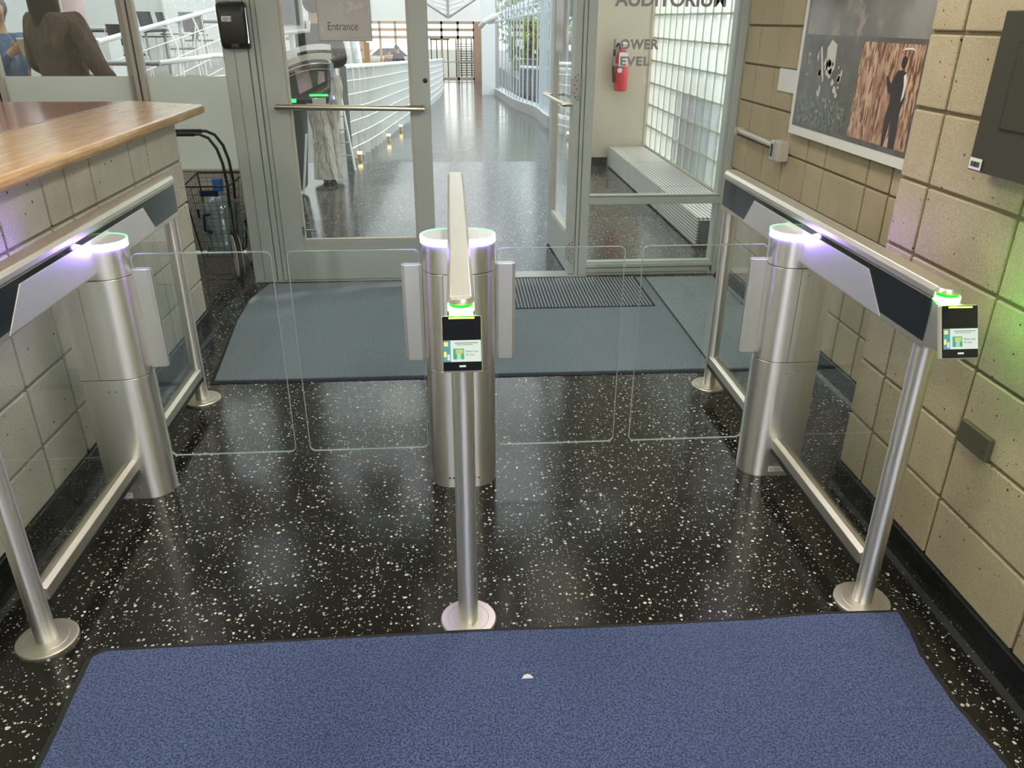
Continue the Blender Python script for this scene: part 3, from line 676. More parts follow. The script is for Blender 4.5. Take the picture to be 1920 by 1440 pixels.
sil([[(1.418, 1.40), (1.415, 1.46), (1.43, 1.49), (1.445, 1.48), (1.432, 1.44), (1.432, 1.38)]], 'paper', 1.8578, cp, 'highlight')
sil([[(1.39, 1.575), (1.42, 1.588), (1.47, 1.585), (1.50, 1.575), (1.47, 1.578), (1.42, 1.58)]], 'paper', 1.8578, cp, 'highlight')
random.seed(11); P = []
for k in range(26):
    y = random.uniform(1.97, 2.40); z = random.uniform(1.345, 1.53); a = random.uniform(.008, .026); b = random.uniform(.01, .035)
    P.append([(y+a*random.uniform(.5, 1)*math.cos(q), z+b*random.uniform(.4, 1)*math.sin(q)) for q in [2*PI*j/6 for j in range(6)]])
P.append([(2.13, 1.44), (2.18, 1.47), (2.20, 1.56), (2.16, 1.60), (2.10, 1.58), (2.09, 1.47)]); P.append([(2.26, 1.57), (2.275, 1.56), (2.20, 1.40), (2.19, 1.41)])
o = sil([p for p in P], 'light_panel', 1.8602, None, 'stage_highlights'); o['kind'] = 'stuff'
tag(MB().box(1.892, 1.899, 2.60, 2.84, 1.315, 1.435).build('paper_notice', 'paper'), 'small white paper notice left of the concert poster', 'notice')
t = thing('crash_bar', 'beige wall bar ending in a box with chrome plate', 'wall bar', (1.86, 2.8, 1.0))
m = MB(); m.tube([(1.865, 3.35, 1.03), (1.865, 2.66, 1.02)], .017, 12); m.box(1.84, 1.899, 3.30, 3.34, 1.01, 1.05); m.build('bar', 'frame_warm', t, smooth=True)
m = MB(); m.box(1.835, 1.899, 2.56, 2.68, .95, 1.06); m.build('end_box', 'frame_warm', t, bevel=.006)
m = MB(); m.box(1.831, 1.835, 2.625, 2.678, .952, 1.058); m.build('chrome_plate', 'chrome', t, bevel=.002)
m = MB(); m.box(1.8295, 1.831, 2.64, 2.665, .97, 1.04); m.build('slot', 'navy_plastic', t)

# ------------------------------------------------------------------ shopping cart with water bottle in the left niche
def wires(m, p00, p10, p11, p01, nu, nv, r=.0018):
    p00, p10, p11, p01 = map(Vector, (p00, p10, p11, p01))
    for i in range(nu+1):
        f = i/nu; m.tube([p00.lerp(p10, f), p01.lerp(p11, f)], r, 5)
    for j in range(nv+1):
        f = j/nv; m.tube([p00.lerp(p01, f), p10.lerp(p11, f)], r, 5)
t = thing('shopping_cart', 'black folding wire shopping cart with tall bent handle in the left corner', 'shopping cart', (-1.66, 3.8, 0))
B = [(-1.79, 3.64, .15), (-1.55, 3.64, .15), (-1.55, 3.90, .15), (-1.79, 3.90, .15)]
T = [(-1.83, 3.58, .65), (-1.53, 3.58, .65), (-1.49, 3.94, .68), (-1.83, 3.94, .68)]
for k, (nu) in enumerate((7, 8, 7, 8)):
    m = MB(); a, b = k, (k+1) % 4; wires(m, B[a], B[b], T[b], T[a], nu-1, 9, .0014); m.build('wire_side', 'black_metal', t)
m = MB(); wires(m, B[0], B[1], B[2], B[3], 7, 8); m.build('wire_bottom', 'black_metal', t)
m = MB()
for P in (B, T): m.tube([*P, P[0]], .006, 8)
for a, b in zip(B, T): m.tube([a, b], .006, 8)
m.tube([(-1.79, 3.64, .15), (-1.79, 3.64, .02), (-1.60, 3.64, .02)], .006, 8); m.build('frame', 'black_metal', t)
m = MB(); m.tube([(-1.60, 3.70, .12), (-1.565, 3.70, .62), (-1.575, 3.70, .78), (-1.60, 3.70, .88), (-1.645, 3.70, .95), (-1.70, 3.70, .975), (-1.74, 3.70, .975)], .010, 10)
m.tube([(-1.60, 3.86, .12), (-1.565, 3.86, .62), (-1.575, 3.86, .78), (-1.60, 3.86, .88), (-1.645, 3.86, .95), (-1.70, 3.86, .975), (-1.74, 3.86, .975)], .010, 10); m.build('handle', 'black_metal', t, smooth=True)
m = MB(); m.tube([(-1.73, 3.70, .975), (-1.90, 3.70, .975)], .014, 12); m.tube([(-1.73, 3.86, .975), (-1.90, 3.86, .975)], .014, 12); m.tube([(-1.90, 3.70, .975), (-1.90, 3.86, .975)], .014, 12); m.build('hand_grip', 'dark_rubber', t, smooth=True)
for y in (3.60, 3.97):
    Wm = Matrix.Translation((-1.54, y, .165)) @ Matrix.Rotation(math.radians(22), 4, 'Z')
    m = MB(); m.lathe((0, 0, 0), [(.125, -.012), (.150, -.016), (.163, -.010), (.163, .010), (.150, .016), (.125, .012)], 32, 'x'); m.bm.transform(Wm); w = m.build('wheel', 'dark_rubber', t, smooth=True)
    m = MB()
    for s in (-.0165, .0165): m.lathe((s, 0, 0), [(.118, -.003), (.146, -.003), (.146, .003), (.118, .003)], 32, 'x')
    for k in range(5): a = 2*PI*k/5; m.tube([(0, .02*math.cos(a), .02*math.sin(a)), (0, .12*math.cos(a), .12*math.sin(a))], .007, 6)
    m.lathe((0, 0, 0), [(.024, -.02), (.024, .02)], 14, 'x'); m.bm.transform(Wm); part_into(m.build('rim', 'wheel_white', smooth=True), w)
m = MB(); m.box(-1.72, -1.60, 3.573, 3.578, .585, .625); m.build('name_plate', 'navy_plastic', t)
m = MB(); m.box(-1.76, -1.742, 3.573, 3.578, .44, .50); m.build('latch', 'navy_plastic', t)
t = thing('water_bottle', 'large clear blue tinted water bottle with blue cap in the wire cart', 'bottle', (-1.66, 3.78, .16))
m = MB(); m.lathe((-1.655, 3.78, 0), [(.10, .16), (.128, .175), (.13, .24), (.122, .26), (.13, .28), (.13, .40), (.122, .42), (.128, .44), (.12, .50), (.07, .55), (.035, .57), (.032, .60)], 32); m.build('bottle_body', 'bottle_plastic', t, smooth=60)
m = MB(); m.lathe((-1.655, 3.78, 0), [(.036, .585), (.036, .66), (.031, .668)], 20); m.build('cap', 'bottle_cap', t, smooth=True)
m = MB(); m.tube([(-1.70, 3.648, .45), (-1.74, 3.640, .44), (-1.745, 3.640, .34), (-1.70, 3.648, .32)], .012, 8); m.build('handle', 'navy_plastic', t, smooth=True)

# ------------------------------------------------------------------ lobby shell
m = MB(); m.box(1.72, 2.40, 8.1, 8.2, 0, 5.2); struct(m.build('wall_lobby_end', 'plaster'))
m = MB(); m.box(1.72, 1.93, 8.08, 8.0999, 0, .11); struct(m.build('baseboard_back', 'terrazzo_base'))
m = MB(); m.box(-9, 2.55, 3.5, 3.62, 2.76, 5.2); m.box(-9, -4.9, 3.5, 3.62, 0, 2.76); struct(m.build('wall_back', 'plaster'))
m = MB(); m.box(-9.1, -9.0, 3.5, 43.6, -1.4, 5.2); struct(m.build('wall_lobby_left', 'lobby_wall'))
m = MB(); m.prism([(3.6, 5.2), (43.6, 5.2), (43.6, 5.22), (3.6, 5.22)], 'x', -9, 2.55); struct(m.build('ceiling_lobby', 'roof_glazing'))
m = MB()
for y in range(6, 43, 4): m.box(-9, 2.4, y, y+.15, 4.9, 5.19)
for x in (-6, -3, 0): m.box(x, x+.12, 3.7, 43, 4.95, 5.19)
struct(m.build('trim_3', 'white_steel'))
# glass block window at x = 2.4
m = MB(); m.box(2.40, 2.50, 3.62, 8.1, 0, .25); m.box(2.38, 2.5, 3.62, 8.2, 2.9, 5.2); m.box(2.38, 2.50, 8.08, 8.2, 0, 5.2)
gb = struct(m.build('window_3', 'plaster'))
zs = [.25+.2475*k for k in range(11)]; yb = [3.62+.2489*k for k in range(19)]
m = MB()
for z0, z1 in zip(zs, zs[1:]):
    for y0, y1 in zip(yb, yb[1:]): m.box(2.408, 2.47, y0+.009, y1-.009, z0+.009, z1-.009)
part_into(m.build('glass_blocks', 'block_glass', bevel=.01), gb)
m = MB()
for z in zs: m.box(2.404, 2.46, 3.62, 8.1, z-.008, z+.008)
for y in yb: m.box(2.404, 2.46, y-.008, y+.008, .25, zs[-1])
part_into(m.build('mortar_joints', 'mortar_white'), gb)
t = thing('radiator_cover', 'long perforated metal radiator cover under the glass block window', 'radiator cover', (2.15, 6, 0))
for k, (a, b) in enumerate(((4.22, 5.5), (5.502, 6.85), (6.852, 8.06))):
    m = MB(); m.box(1.94, 2.38, a+.004, b-.004, .012, .245); m.build('cover_section', 'perforated_metal', t, bevel=.006)
m = MB(); m.box(1.965, 2.36, 4.21, 4.23, .02, .22); m.build('end_opening', 'black_metal', t)
t = thing('fire_extinguisher', 'red fire extinguisher hanging on the beige wall behind the sidelight', 'fire extinguisher', (2.03, 8.0, .9))
ex, ey = 2.03, 8.0
m = MB(); m.lathe((ex, ey, 0), [(.055, .90), (.075, .912), (.078, .93), (.078, 1.26), (.06, 1.32), (.03, 1.36), (.028, 1.39)], 28); m.build('cylinder', 'red_paint', t, smooth=60)
m = MB(); m.box(ex-.05, ex+.055, ey-.0795, ey-.070, 1.18, 1.33); m.build('label_sheet', 'paper', t)
m = MB(); m.lathe((ex-.035, ey-.078, 1.135), [(.028, .002), (.028, -.004), (.02, -.006)], 16, 'y'); m.build('gauge_sticker', 'wheel_white', t)
m = MB(); m.tube([(ex, ey-.01, 1.385), (ex, ey-.01, 1.44), (ex+.10, ey-.02, 1.50)], .010, 8); m.tube([(ex, ey-.01, 1.42), (ex+.12, ey-.03, 1.43)], .009, 8); m.build('squeeze_handle', 'chrome', t)
m = MB(); m.tube([(ex, ey-.02, 1.40), (ex-.06, ey-.02, 1.42), (ex-.10, ey-.03, 1.36), (ex-.105, ey-.03, 1.15), (ex-.09, ey-.03, 1.00)], .016, 10); m.build('hose', 'dark_rubber', t, smooth=True)
m = MB(); m.box(ex-.02, ex+.02, ey+.07, 8.099, 1.25, 1.40); m.build('bracket', 'black_metal', t)

# curtain wall with curved sill
path = [(2.40, 8.2), (2.30, 10.0), (2.22, 11.6), (1.86, 13.2), (1.80, 13.9), (1.84, 15.4), (1.85, 16.6), (1.70, 18.5), (1.60, 20.2), (1.57, 22.9), (1.52, 27.0)]
def smoothpath(p, n=4):
    out = []
    for i in range(len(p)-1):
        p0 = p[max(i-1, 0)]; p1 = p[i]; p2 = p[i+1]; p3 = p[min(i+2, len(p)-1)]
        for k in range(n):
            s = k/n; out.append(tuple(.5*(2*p1[j]+(p2[j]-p0[j])*s+(2*p0[j]-5*p1[j]+4*p2[j]-p3[j])*s*s+(3*p1[j]-p0[j]-3*p2[j]+p3[j])*s**3) for j in (0, 1)))
    out.append(p[-1]); return out
sp_ = smoothpath(path, 3)
cur = MB()
for (xa, ya), (xb, yb2) in zip(sp_, sp_[1:]):
    cur.add([(xa, ya, zr(ya)-.02), (xb, yb2, zr(yb2)-.02), (xb, yb2, zr(yb2)+.22), (xa, ya, zr(ya)+.22), (xa+.3, ya, zr(ya)-.02), (xb+.3, yb2, zr(yb2)-.02), (xb+.3, yb2, zr(yb2)+.22), (xa+.3, ya, zr(ya)+.22)], [(0, 1, 2, 3), (3, 2, 6, 7), (4, 7, 6, 5)])
struct(cur.build('trim_4', 'grey_steel'))
m = MB()
for i, (x, y) in enumerate(sp_): m.box(x+.05, x+.085, y-.018, y+.018, zr(y)+.2, 5.2)
cw = struct(m.build('window_5', 'mullion_grey'))
m = MB()
for (xa, ya), (xb, yb2) in zip(sp_, sp_[1:]): m.add([(xa+.065, ya, zr(ya)+.22), (xb+.065, yb2, zr(yb2)+.22), (xb+.065, yb2, 5.2), (xa+.065, ya, 5.2)], [(0, 1, 2, 3)])
part_into(m.build('glass_pane', 'curtain_glass'), cw)
struct(MB().box(1.10, 1.56, 27.0, 27.5, zr(27.5), 5.2).build('wall_column', 'white_steel'))
m = MB(); m.box(-9, 2.6, 42.9, 43.1, 1.53, 5.2); struct(m.build('wall_end', 'white_steel'))
m = MB(); m.box(1.30, 2.6, 42.8, 43.1, -1.4, 1.53); m.box(-2.0, -1.25, 42.8, 43.1, -1.4, 1.53); m.box(-9, -4.4, 42.8, 43.1, -1.4, 1.53); struct(m.build('wall_end_brick', 'brick_warm'))
z0 = zr(43)
def doors(name, x0, x1, mat, n):
    m = MB(); w = (x1-x0)/n
    for k in range(n+1): m.box(x0+w*k-.06, x0+w*k+.06, 42.86, 43.0, z0, 1.53)
    for z in (z0+.12, .77, 1.47, 1.13): m.box(x0, x1, 42.86, 43.0, z-.07, z+.07)
    m.box(x0, x1, 42.84, 42.9, -.45, -.40)
    for k in range(n*2): m.box(x0+w*(k+.5)/2*1-.012, x0+w*(k+.5)/2+.012, 42.9, 42.95, .80, 1.45)
    d = struct(m.build(name, mat)); g = MB(); g.box(x0, x1, 42.94, 42.95, z0, 1.5); part_into(g.build('glass_pane', 'door_glass'), d); return d
doors('door_3', -1.25, 1.30, 'far_frame', 3); doors('door_4', -4.40, -2.0, 'orange_wood', 3)
t = thing('revolving_turnstile', 'tall caged turnstile with rows of bars inside the far entrance', 'turnstile', (.9, 44.5, z0))
m = MB()
for k in range(5):
    m.box(.35+k*.28-.03, .35+k*.28+.03, 44.4, 44.46, z0, .72)
for k in range(14): m.box(.35, 1.47, 44.42, 44.45, z0+.12*k+.2, z0+.12*k+.24)
m.build('bars', 'cabinet_dark', t)
t = thing('revolving_turnstile', 'open steel turnstile frame left inside the far entrance', 'turnstile', (-.6, 44.5, z0))
m = MB()
for k in range(4): m.box(-1.0+k*.3-.03, -1.0+k*.3+.03, 44.4, 44.46, z0, .70)
m.box(-1.05, .0, 44.4, 44.46, .60, .74); m.build('posts', 'cabinet_dark', t)

# lobby railing on the left of the passage
def railing(name, label, pts, H, post_dx, nrod, bent=0, cat='railing'):
    t = thing(name, label, cat, pts[0])
    P = [Vector(p) for p in pts]
    m = MB(); m.tube([p+Vector((0, 0, H)) for p in P], .032, 12); m.build('handrail', 'white_steel', t, smooth=True)
    for a, b in zip(P, P[1:]):
        n = max(1, int((b-a).length/post_dx))
        for k in range(n):
            q = a.lerp(b, k/n); m = MB()
            if bent: m.tube([q+Vector((0, 0, H)), q+Vector((bent, 0, H*.72)), q+Vector((bent*.9, 0, 0.0))], .014, 6)
            else: m.box(q.x-.034, q.x+.034, q.y-.006, q.y+.006, q.z, q.z+H-.02)
            m.build('baluster', 'white_steel', t)
    for k in range(nrod):
        h = H*(k+1)/(nrod+1); off = bent*min(1, (H-h)/(H*.28)) if bent else .03
        m = MB(); m.tube([p+Vector((off, 0, h)) for p in P], .0075, 6); m.build('rod', 'white_steel', t)
    return t
rp = [(-1.33, 8.6), (-1.21, 9.7), (-1.13, 10.9), (-1.03, 13.1), (-.89, 15.7), (-.62, 20), (-.40, 25), (-.30, 30)]
t = railing('lobby_railing', 'long white steel railing with many thin rods behind the left glass door', [(x, y, zr(y)) for x, y in rp], 1.14, .34, 6)
m = MB(); m.box(-1.37, -1.285, 8.54, 8.56, 0, 1.15); m.build('end_post', 'post_grey', t)
for i, (x, y) in enumerate(((-1.22, 8.75), (-1.02, 11.2), (-.93, 13.0))):
    tt = thing('floor_light', ['warm floor light at the near end of the lobby railing', 'warm floor light at the foot of the lobby railing, second from the door', 'warm floor light at the foot of the lobby railing, farthest of three'][i], 'lamp', (x, y, zr(y)), 'floor lights')
    MB().lathe((x, y, zr(y)), [(.024, 0), (.028, .08)], 12).build('housing', 'orange_wood', tt)
    MB().lathe((x, y, zr(y)), [(.028, .081), (.034, .11)], 12).build('lens', 'lamp_yellow', tt)

# raised floor and ramp on the left, with its railing
m = MB(); m.prism([(6, -.0), (6, .15), (8, .32), (13, .70), (15, .85), (33, .85), (33, -1.3), (15, -.3), (8.5, 0)], 'x', -8.99, -3.9); m.build('x', 'ramp_concrete')
o = bpy.data.objects['x']; o.name = 'floor_raised'; struct(o)
railing('ramp_railing', 'white steel ramp railing with bent posts behind the left window', [(-3.97, 8.0, .32), (-3.97, 13, .70), (-3.97, 15, .85), (-3.97, 22, .85)], 1.1, 1.15, 4, .10)
t = thing('stair_railing', 'short white handrail below the ramp railing, seen through the left window', 'railing', (-2.9, 7, 0))
m = MB(); m.tube([(-3.12, 7.3, 1.235), (-2.66, 7.9, 1.29), (-2.50, 8.2, 1.28), (-2.44, 8.4, .9), (-2.44, 8.4, 0)], .028, 12); m.build('handrail', 'white_steel', t, smooth=True)
for f in (.25, .3, .82, .88): p = Vector((-3.12, 7.3, 1.235)).lerp(Vector((-2.50, 8.2, 1.29)), f); MB().tube([p, (p.x, p.y, 0)], .014, 6).build('baluster', 'white_steel', t)
for h in (1.05, .9): MB().tube([(-2.98, 7.5, h), (-2.50, 8.2, h+.03)], .009, 6).build('rod', 'white_steel', t)
o = MB().tube([(-3.62, 6.9, 1.262), (-2.95, 6.9, 1.258)], .026, 12).build('queue_bar', 'grey_steel', smooth=True)
t = thing('barrier_arm', 'dark horizontal bar on posts behind the left window', 'barrier', (-3.3, 6.9, 0)); part_into(o, t); o.name = 'bar'
m = MB(); m.tube([(-3.58, 6.9, 0), (-3.58, 6.9, 1.26)], .02, 8); m.build('post', 'grey_steel', t)

def table(label, x, y, z, w=1.1, d=1.1, h=.80):
    t = thing('cafe_table', label, 'table', (x, y, z), 'cafe tables')
    m = MB(); m.box(x-w/2, x+w/2, y-d/2, y+d/2, z+h-.04, z+h); m.build('table_top', 'table_top', t, bevel=.01)
    m = MB(); m.box(x-w/2-.004, x+w/2+.004, y-d/2-.004, y+d/2+.004, z+h-.075, z+h-.04); m.build('table_edge', 'chair_black', t)
    for sx in (-1, 1):
        for sy in (-1, 1): m = MB(); m.tube([(x+sx*(w/2-.08), y+sy*(d/2-.08), z), (x+sx*(w/2-.08), y+sy*(d/2-.08), z+h-.07)], .022, 8); m.build('leg', 'grey_steel', t)
def chair(label, x, y, z, rz, mat):
    t = thing('cafe_chair', label, 'chair', (x, y, z), 'cafe chairs'); Mx = Matrix.Translation((x, y, z)) @ Matrix.Rotation(rz, 4, 'Z')
    m = MB(); m.prism(rrect(-.22, .22, -.21, .21, .06), 'z', .46, .485); m.bm.transform(Mx); m.build('seat', mat, t, bevel=.006)
    m = MB(); pts = []
    for s in range(9):
        a = math.radians(-50+100*s/8); pts.append((.25*math.sin(a), .24-.10*(1-math.cos(a))*2))
    for s in range(8):
        (xa, ya), (xb, yb_) = pts[s], pts[s+1]; m.add([(xa, ya, .62), (xb, yb_, .62), (xb, yb_+.05, .93), (xa, ya+.05, .93), (xa, ya+.012, .62), (xb, yb_+.012, .62), (xb, yb_+.062, .93), (xa, ya+.062, .93)], [(0, 1, 2, 3), (4, 5, 6, 7), (3, 2, 6, 7), (0, 1, 5, 4)])
    m.bm.transform(Mx); m.build('backrest', mat, t)
    for sx in (-1, 1):
        for sy in (-1, 1):
            m = MB(); top = (sx*.19, sy*.18, .46) if sy < 0 else (sx*.19, .27, .88); m.tube([(sx*.22, sy*.23, 0), (sx*.19, sy*.18, .46)]+([top] if sy > 0 else []), .011, 8); m.bm.transform(Mx); m.build('leg', 'white_steel', t)
zf = lambda y: .70+.075*(y-13) if y < 15 else .85
table('grey cafe table nearest the ramp railing behind the left window', -5.55, 13.3, zf(13.3)); table('grey cafe table behind the first one, partly cut by the window post', -4.75, 15.6, .85); table('grey cafe table far back near the top of the left window', -5.4, 18.6, .85)
for i, (x, y, r, mt, lb) in enumerate(((-6.55, 13.3, 1.2, 'chair_blue', 'blue shell chair at the left end of the nearest cafe table'), (-5.2, 12.3, 2.9, 'chair_black', 'dark chair in front of the nearest cafe table'), (-4.6, 13.2, -1.4, 'chair_black', 'dark chair at the right side of the nearest cafe table'), (-4.7, 14.5, 3.1, 'chair_black', 'dark chair in front of the second cafe table'), (-5.9, 15.8, 1.2, 'chair_black', 'dark chair left of the second cafe table'), (-5.6, 17.4, 2.8, 'chair_blue', 'blue chair in front of the farthest cafe table'), (-6.4, 18.4, 1.5, 'chair_black', 'dark chair left of the farthest cafe table'))):
    chair(lb, x, y, zf(y), r, mt)
o = MB().lathe((-5.83, 12.05, 0), [(.165, .62), (.165, 5.1)], 32).build('column', 'pink_column', smooth=True); tag(o, 'round pinkish column behind the person in brown', 'column')
o = MB().box(-4.95, -4.50, 9.7, 10.15, .43, 1.42).build('bin_cabinet', 'white_paint', bevel=.01); tag(o, 'white cabinet standing before the pinkish column', 'cabinet')
m = MB()
for k in range(9): m.box(-8.9, -4.2, 26+.0, 26.06, .95+.16*k, .97+.16*k)
for k in range(16): m.box(-8.9+.3*k, -8.88+.3*k, 26, 26.06, .85, 2.3)
tag(m.build('far_railing', 'white_steel'), 'white grid railing far behind the cafe tables', 'railing')

# ------------------------------------------------------------------ people
def skin(name, V, E, R, mat, parent=None, sub=2, root=0):
    me = bpy.data.meshes.new(name); me.from_pydata([tuple(v) for v in V], E, []); o = bpy.data.objects.new(name, me); COL.objects.link(o)
    md = o.modifiers.new('skin', 'SKIN'); md.use_smooth_shade = True
    for i, r in enumerate(R):
        sv = me.skin_vertices[0].data[i]; sv.radius = (r, r) if not isinstance(r, tuple) else r; sv.use_root = (i == root)
    s = o.modifiers.new('sub', 'SUBSURF'); s.levels = sub; s.render_levels = sub
    me.materials.append(MATS[mat])
    if parent is not None: part_into(o, parent)
    return o
def chain(J, *paths):
    """J: dict name -> (pos, r); paths: lists of names"""
    names = []; E = []
    for p in paths:
        for n in p:
            if n not in names: names.append(n)
        for a, b in zip(p, p[1:]):
            e = (names.index(a), names.index(b))
            if e not in E and e[::-1] not in E: E.append(e)
    return [J[n][0] for n in names], E, [J[n][1] for n in names]
def person(label, loc, rz, H, arms, legs=None, top='brown_fabric', bottom='dark_fabric', hair='grey_hair', hairlen=.0, coat=0, fingers=True, head=None, wide=1.0, flare=0):
    t = thing('person', label, 'person', loc)
    Rz = Matrix.Translation(loc) @ Matrix.Rotation(rz, 4, 'Z')
    k = H/1.75
    P = lambda x, y, z: Rz @ Vector((x*k, y*k, z*k))
    hd = head or (0, 0)
    J = {'pel': (P(0, 0, .95), .135*k), 'wai': (P(0, -.0, 1.10), .12*k), 'che': (P(0, .0, 1.30), .14*k), 'nb': (P(0, .0, 1.44), .075*k), 'nk': (P(hd[0]*.3, hd[1]*.3-.0, 1.52), .055*k), 'hd': (P(hd[0], hd[1]-.015, 1.62), .088*k), 'cr': (P(hd[0], hd[1], 1.70), .07*k), 'ns': (P(hd[0], hd[1]-.115, 1.60), .016*k)}
    paths = [['pel', 'wai', 'che', 'nb', 'nk', 'hd', 'cr'], ['hd', 'ns']]
    for s, side in ((-1, 'l'), (1, 'r')):
        el, wr = arms[side]
        sh = (s*.185*wide, 0, 1.40)
        J['s'+side] = (P(*sh), .058*k); J['e'+side] = (P(*el), .043*k); J['w'+side] = (P(*wr), .029*k)
        d = (Vector(wr)-Vector(el)).normalized(); pm = Vector(wr)+d*.055
        J['p'+side] = (P(*pm), .034*k); pp = ['che', 's'+side, 'e'+side, 'w'+side, 'p'+side]; paths.append(pp)
        if fingers:
            sd = d.cross(Vector((0, 1, 0))); sd = sd.normalized() if sd.length > .1 else Vector((1, 0, 0))
            for q in range(4):
                off = sd*(-.03+.02*q); ln = (.062, .075, .07, .055)[q]
                a = pm+off+d*.03; b = a+d*ln*.55+Vector((0, -.008, 0)); c = b+d*ln*.4+Vector((0, -.022, 0))
                for nm, v in (('fa', a), ('fb', b), ('fc', c)): J[f'{nm}{side}{q}'] = (P(*v), .0088*k)
                paths.append(['p'+side, f'fa{side}{q}', f'fb{side}{q}', f'fc{side}{q}'])
            a = Vector(wr)+d*.03+sd*.035; b = a+sd*.025+d*.035
            J['ta'+side] = (P(*a), .011*k); J['tb'+side] = (P(*b), .009*k); paths.append(['p'+side, 'ta'+side, 'tb'+side])
        kn, an = (legs or {}).get(side, ((s*.10, -.01, .50), (s*.11, .02, .08)))
        J['h'+side] = (P(s*.09, 0, .90), .095*k); J['k'+side] = (P(*kn), .058*k); J['a'+side] = (P(*an), .042*k); J['t'+side] = (P(an[0], an[1]-.16, .035), .036*k)
        paths.append(['pel', 'h'+side, 'k'+side, 'a'+side, 't'+side])
    skin('body', *chain(J, *paths), 'skin', t)
    G = lambda n, a: (J[n][0], J[n][1]*a)
    C = {'pel': G('pel', 1.18), 'wai': G('wai', 1.22), 'che': G('che', 1.25), 'nb': G('nb', 1.3)}
    pt = [['pel', 'wai', 'che', 'nb']]
    for side in 'lr':
        C['s'+side] = G('s'+side, 1.4); C['e'+side] = G('e'+side, 1.5); C['w'+side] = (J['w'+side][0].lerp(J['e'+side][0], .06), .046*k); pt.append(['che', 's'+side, 'e'+side, 'w'+side])
    if coat:
        C['lo'] = (P(0, .02, .72), .23*k); pt[0] = ['lo']+pt[0]
    skin('coat' if coat else 'shirt', *chain(C, *pt), top, t)
    L = {'pel': G('pel', 1.1)}; pl = []
    for side in 'lr': L['h'+side] = G('h'+side, 1.2); L['k'+side] = G('k'+side, 1.5); L['a'+side] = (J['a'+side][0]+Vector((0, 0, .0)),   .075*k); pl.append(['pel', 'h'+side, 'k'+side, 'a'+side])
    if flare:
        m = MB()
        for side in 'lr':
            h, kk, a = J['h'+side][0], J['k'+side][0], J['a'+side][0]
            m.tube([h+Vector((0, 0, .10*k)), h, h.lerp(kk, .5), kk, kk.lerp(a, .5), a+Vector((0, 0, -.035*k))], [.10*k, .115*k, .105*k, .095*k, .102*k, flare*k], 20)
        m.build('trousers', bottom, t, smooth=60)
    else: skin('trousers', *chain(L, *pl), bottom, t)
    for side in 'lr':
        a = J['a'+side][0]; b = J['t'+side][0]
        skin('shoe', [a+Vector((0, 0, -.02*k)), a.lerp(b, .5)+Vector((0, 0, -.015)), b], [(0, 1), (1, 2)], [.05*k, .05*k, .046*k], 'black_plastic', t)
    hc = P(hd[0], hd[1]+.02, 1.655); m = MB(); m.ball(hc, .105*k, .115*k, .11*k, 18); m.build('hair', hair, t, smooth=180)
    if hairlen: m = MB(); m.ball(P(hd[0], hd[1]+.05, 1.655-hairlen*.6), .10*k, .07*k, hairlen*k, 14); m.build('long_hair', hair, t, smooth=180)
    return t
person('person in a long brown coat standing behind the frosted window, head above the frame', (-3.12, 5.15, 0), 2.6, 2.06, {'l': ((-.30, -.05, 1.10), (-.20, -.22, 1.02)), 'r': ((.30, .0, 1.12), (.18, -.20, 1.05))}, top='brown_fabric', coat=1, hair='dark_hair', hairlen=.26, wide=1.12)
person('person with grey hair in a blue shirt holding a paper cup', (-3.86, 5.75, 0), .9, 1.86, {'l': ((-.27, -.12, 1.16), (-.08, -.32, 1.33)), 'r': ((.27, -.08, 1.16), (.06, -.32, 1.31))}, top='blue_fabric', hair='grey_hair', hairlen=.10)
t = thing('paper_cup', 'brown paper cup held by the person in the blue shirt', 'cup', (-3.48, 5.40, 1.40))
m = MB(); m.lathe((-3.47, 5.36, 0), [(.045, 1.39), (.062, 1.515)], 20); m.build('cup_body', 'cup_paper', t, smooth=True)
m = MB(); m.lathe((-3.47, 5.36, 0), [(.064, 1.5155), (.064, 1.525)], 20); m.build('cup_rim', 'paper', t)
person('person in wide cream trousers standing behind the black kiosk in the lobby', (-1.40, 7.2, 0), 3.3, 1.95, {'l': ((-.22, -.10, 1.12), (-.10, -.30, 1.10)), 'r': ((.20, -.14, 1.12), (.08, -.32, 1.12))}, flare=.118, wide=.85, legs={'l': ((-.035, -.03, .50), (-.03, -.02, .08)), 'r': ((.03, .03, .50), (.035, .08, .08))}, top='dark_fabric', bottom='cream_fabric', hair='dark_hair')
for i, (x, y, tp, lb) in enumerate(((-2.95, 39.5, 'red_laminate', 'small distant person in a reddish top by the far left doors'), (-2.45, 38.5, 'navy_fabric', 'distant person in a dark navy jacket bending by the far left doors'), (-2.66, 41, 'dark_fabric', 'distant person in dark clothes between the two others at the far doors'))):
    person(lb, (x, y, zr(y)), .3*i, 1.55+.1*i, {'l': ((-.27, -.05, 1.1), (-.22, -.15, .95)), 'r': ((.27, -.05, 1.1), (.2, -.2, 1.0))}, top=tp, bottom='dark_fabric', hair='dark_hair', fingers=False)

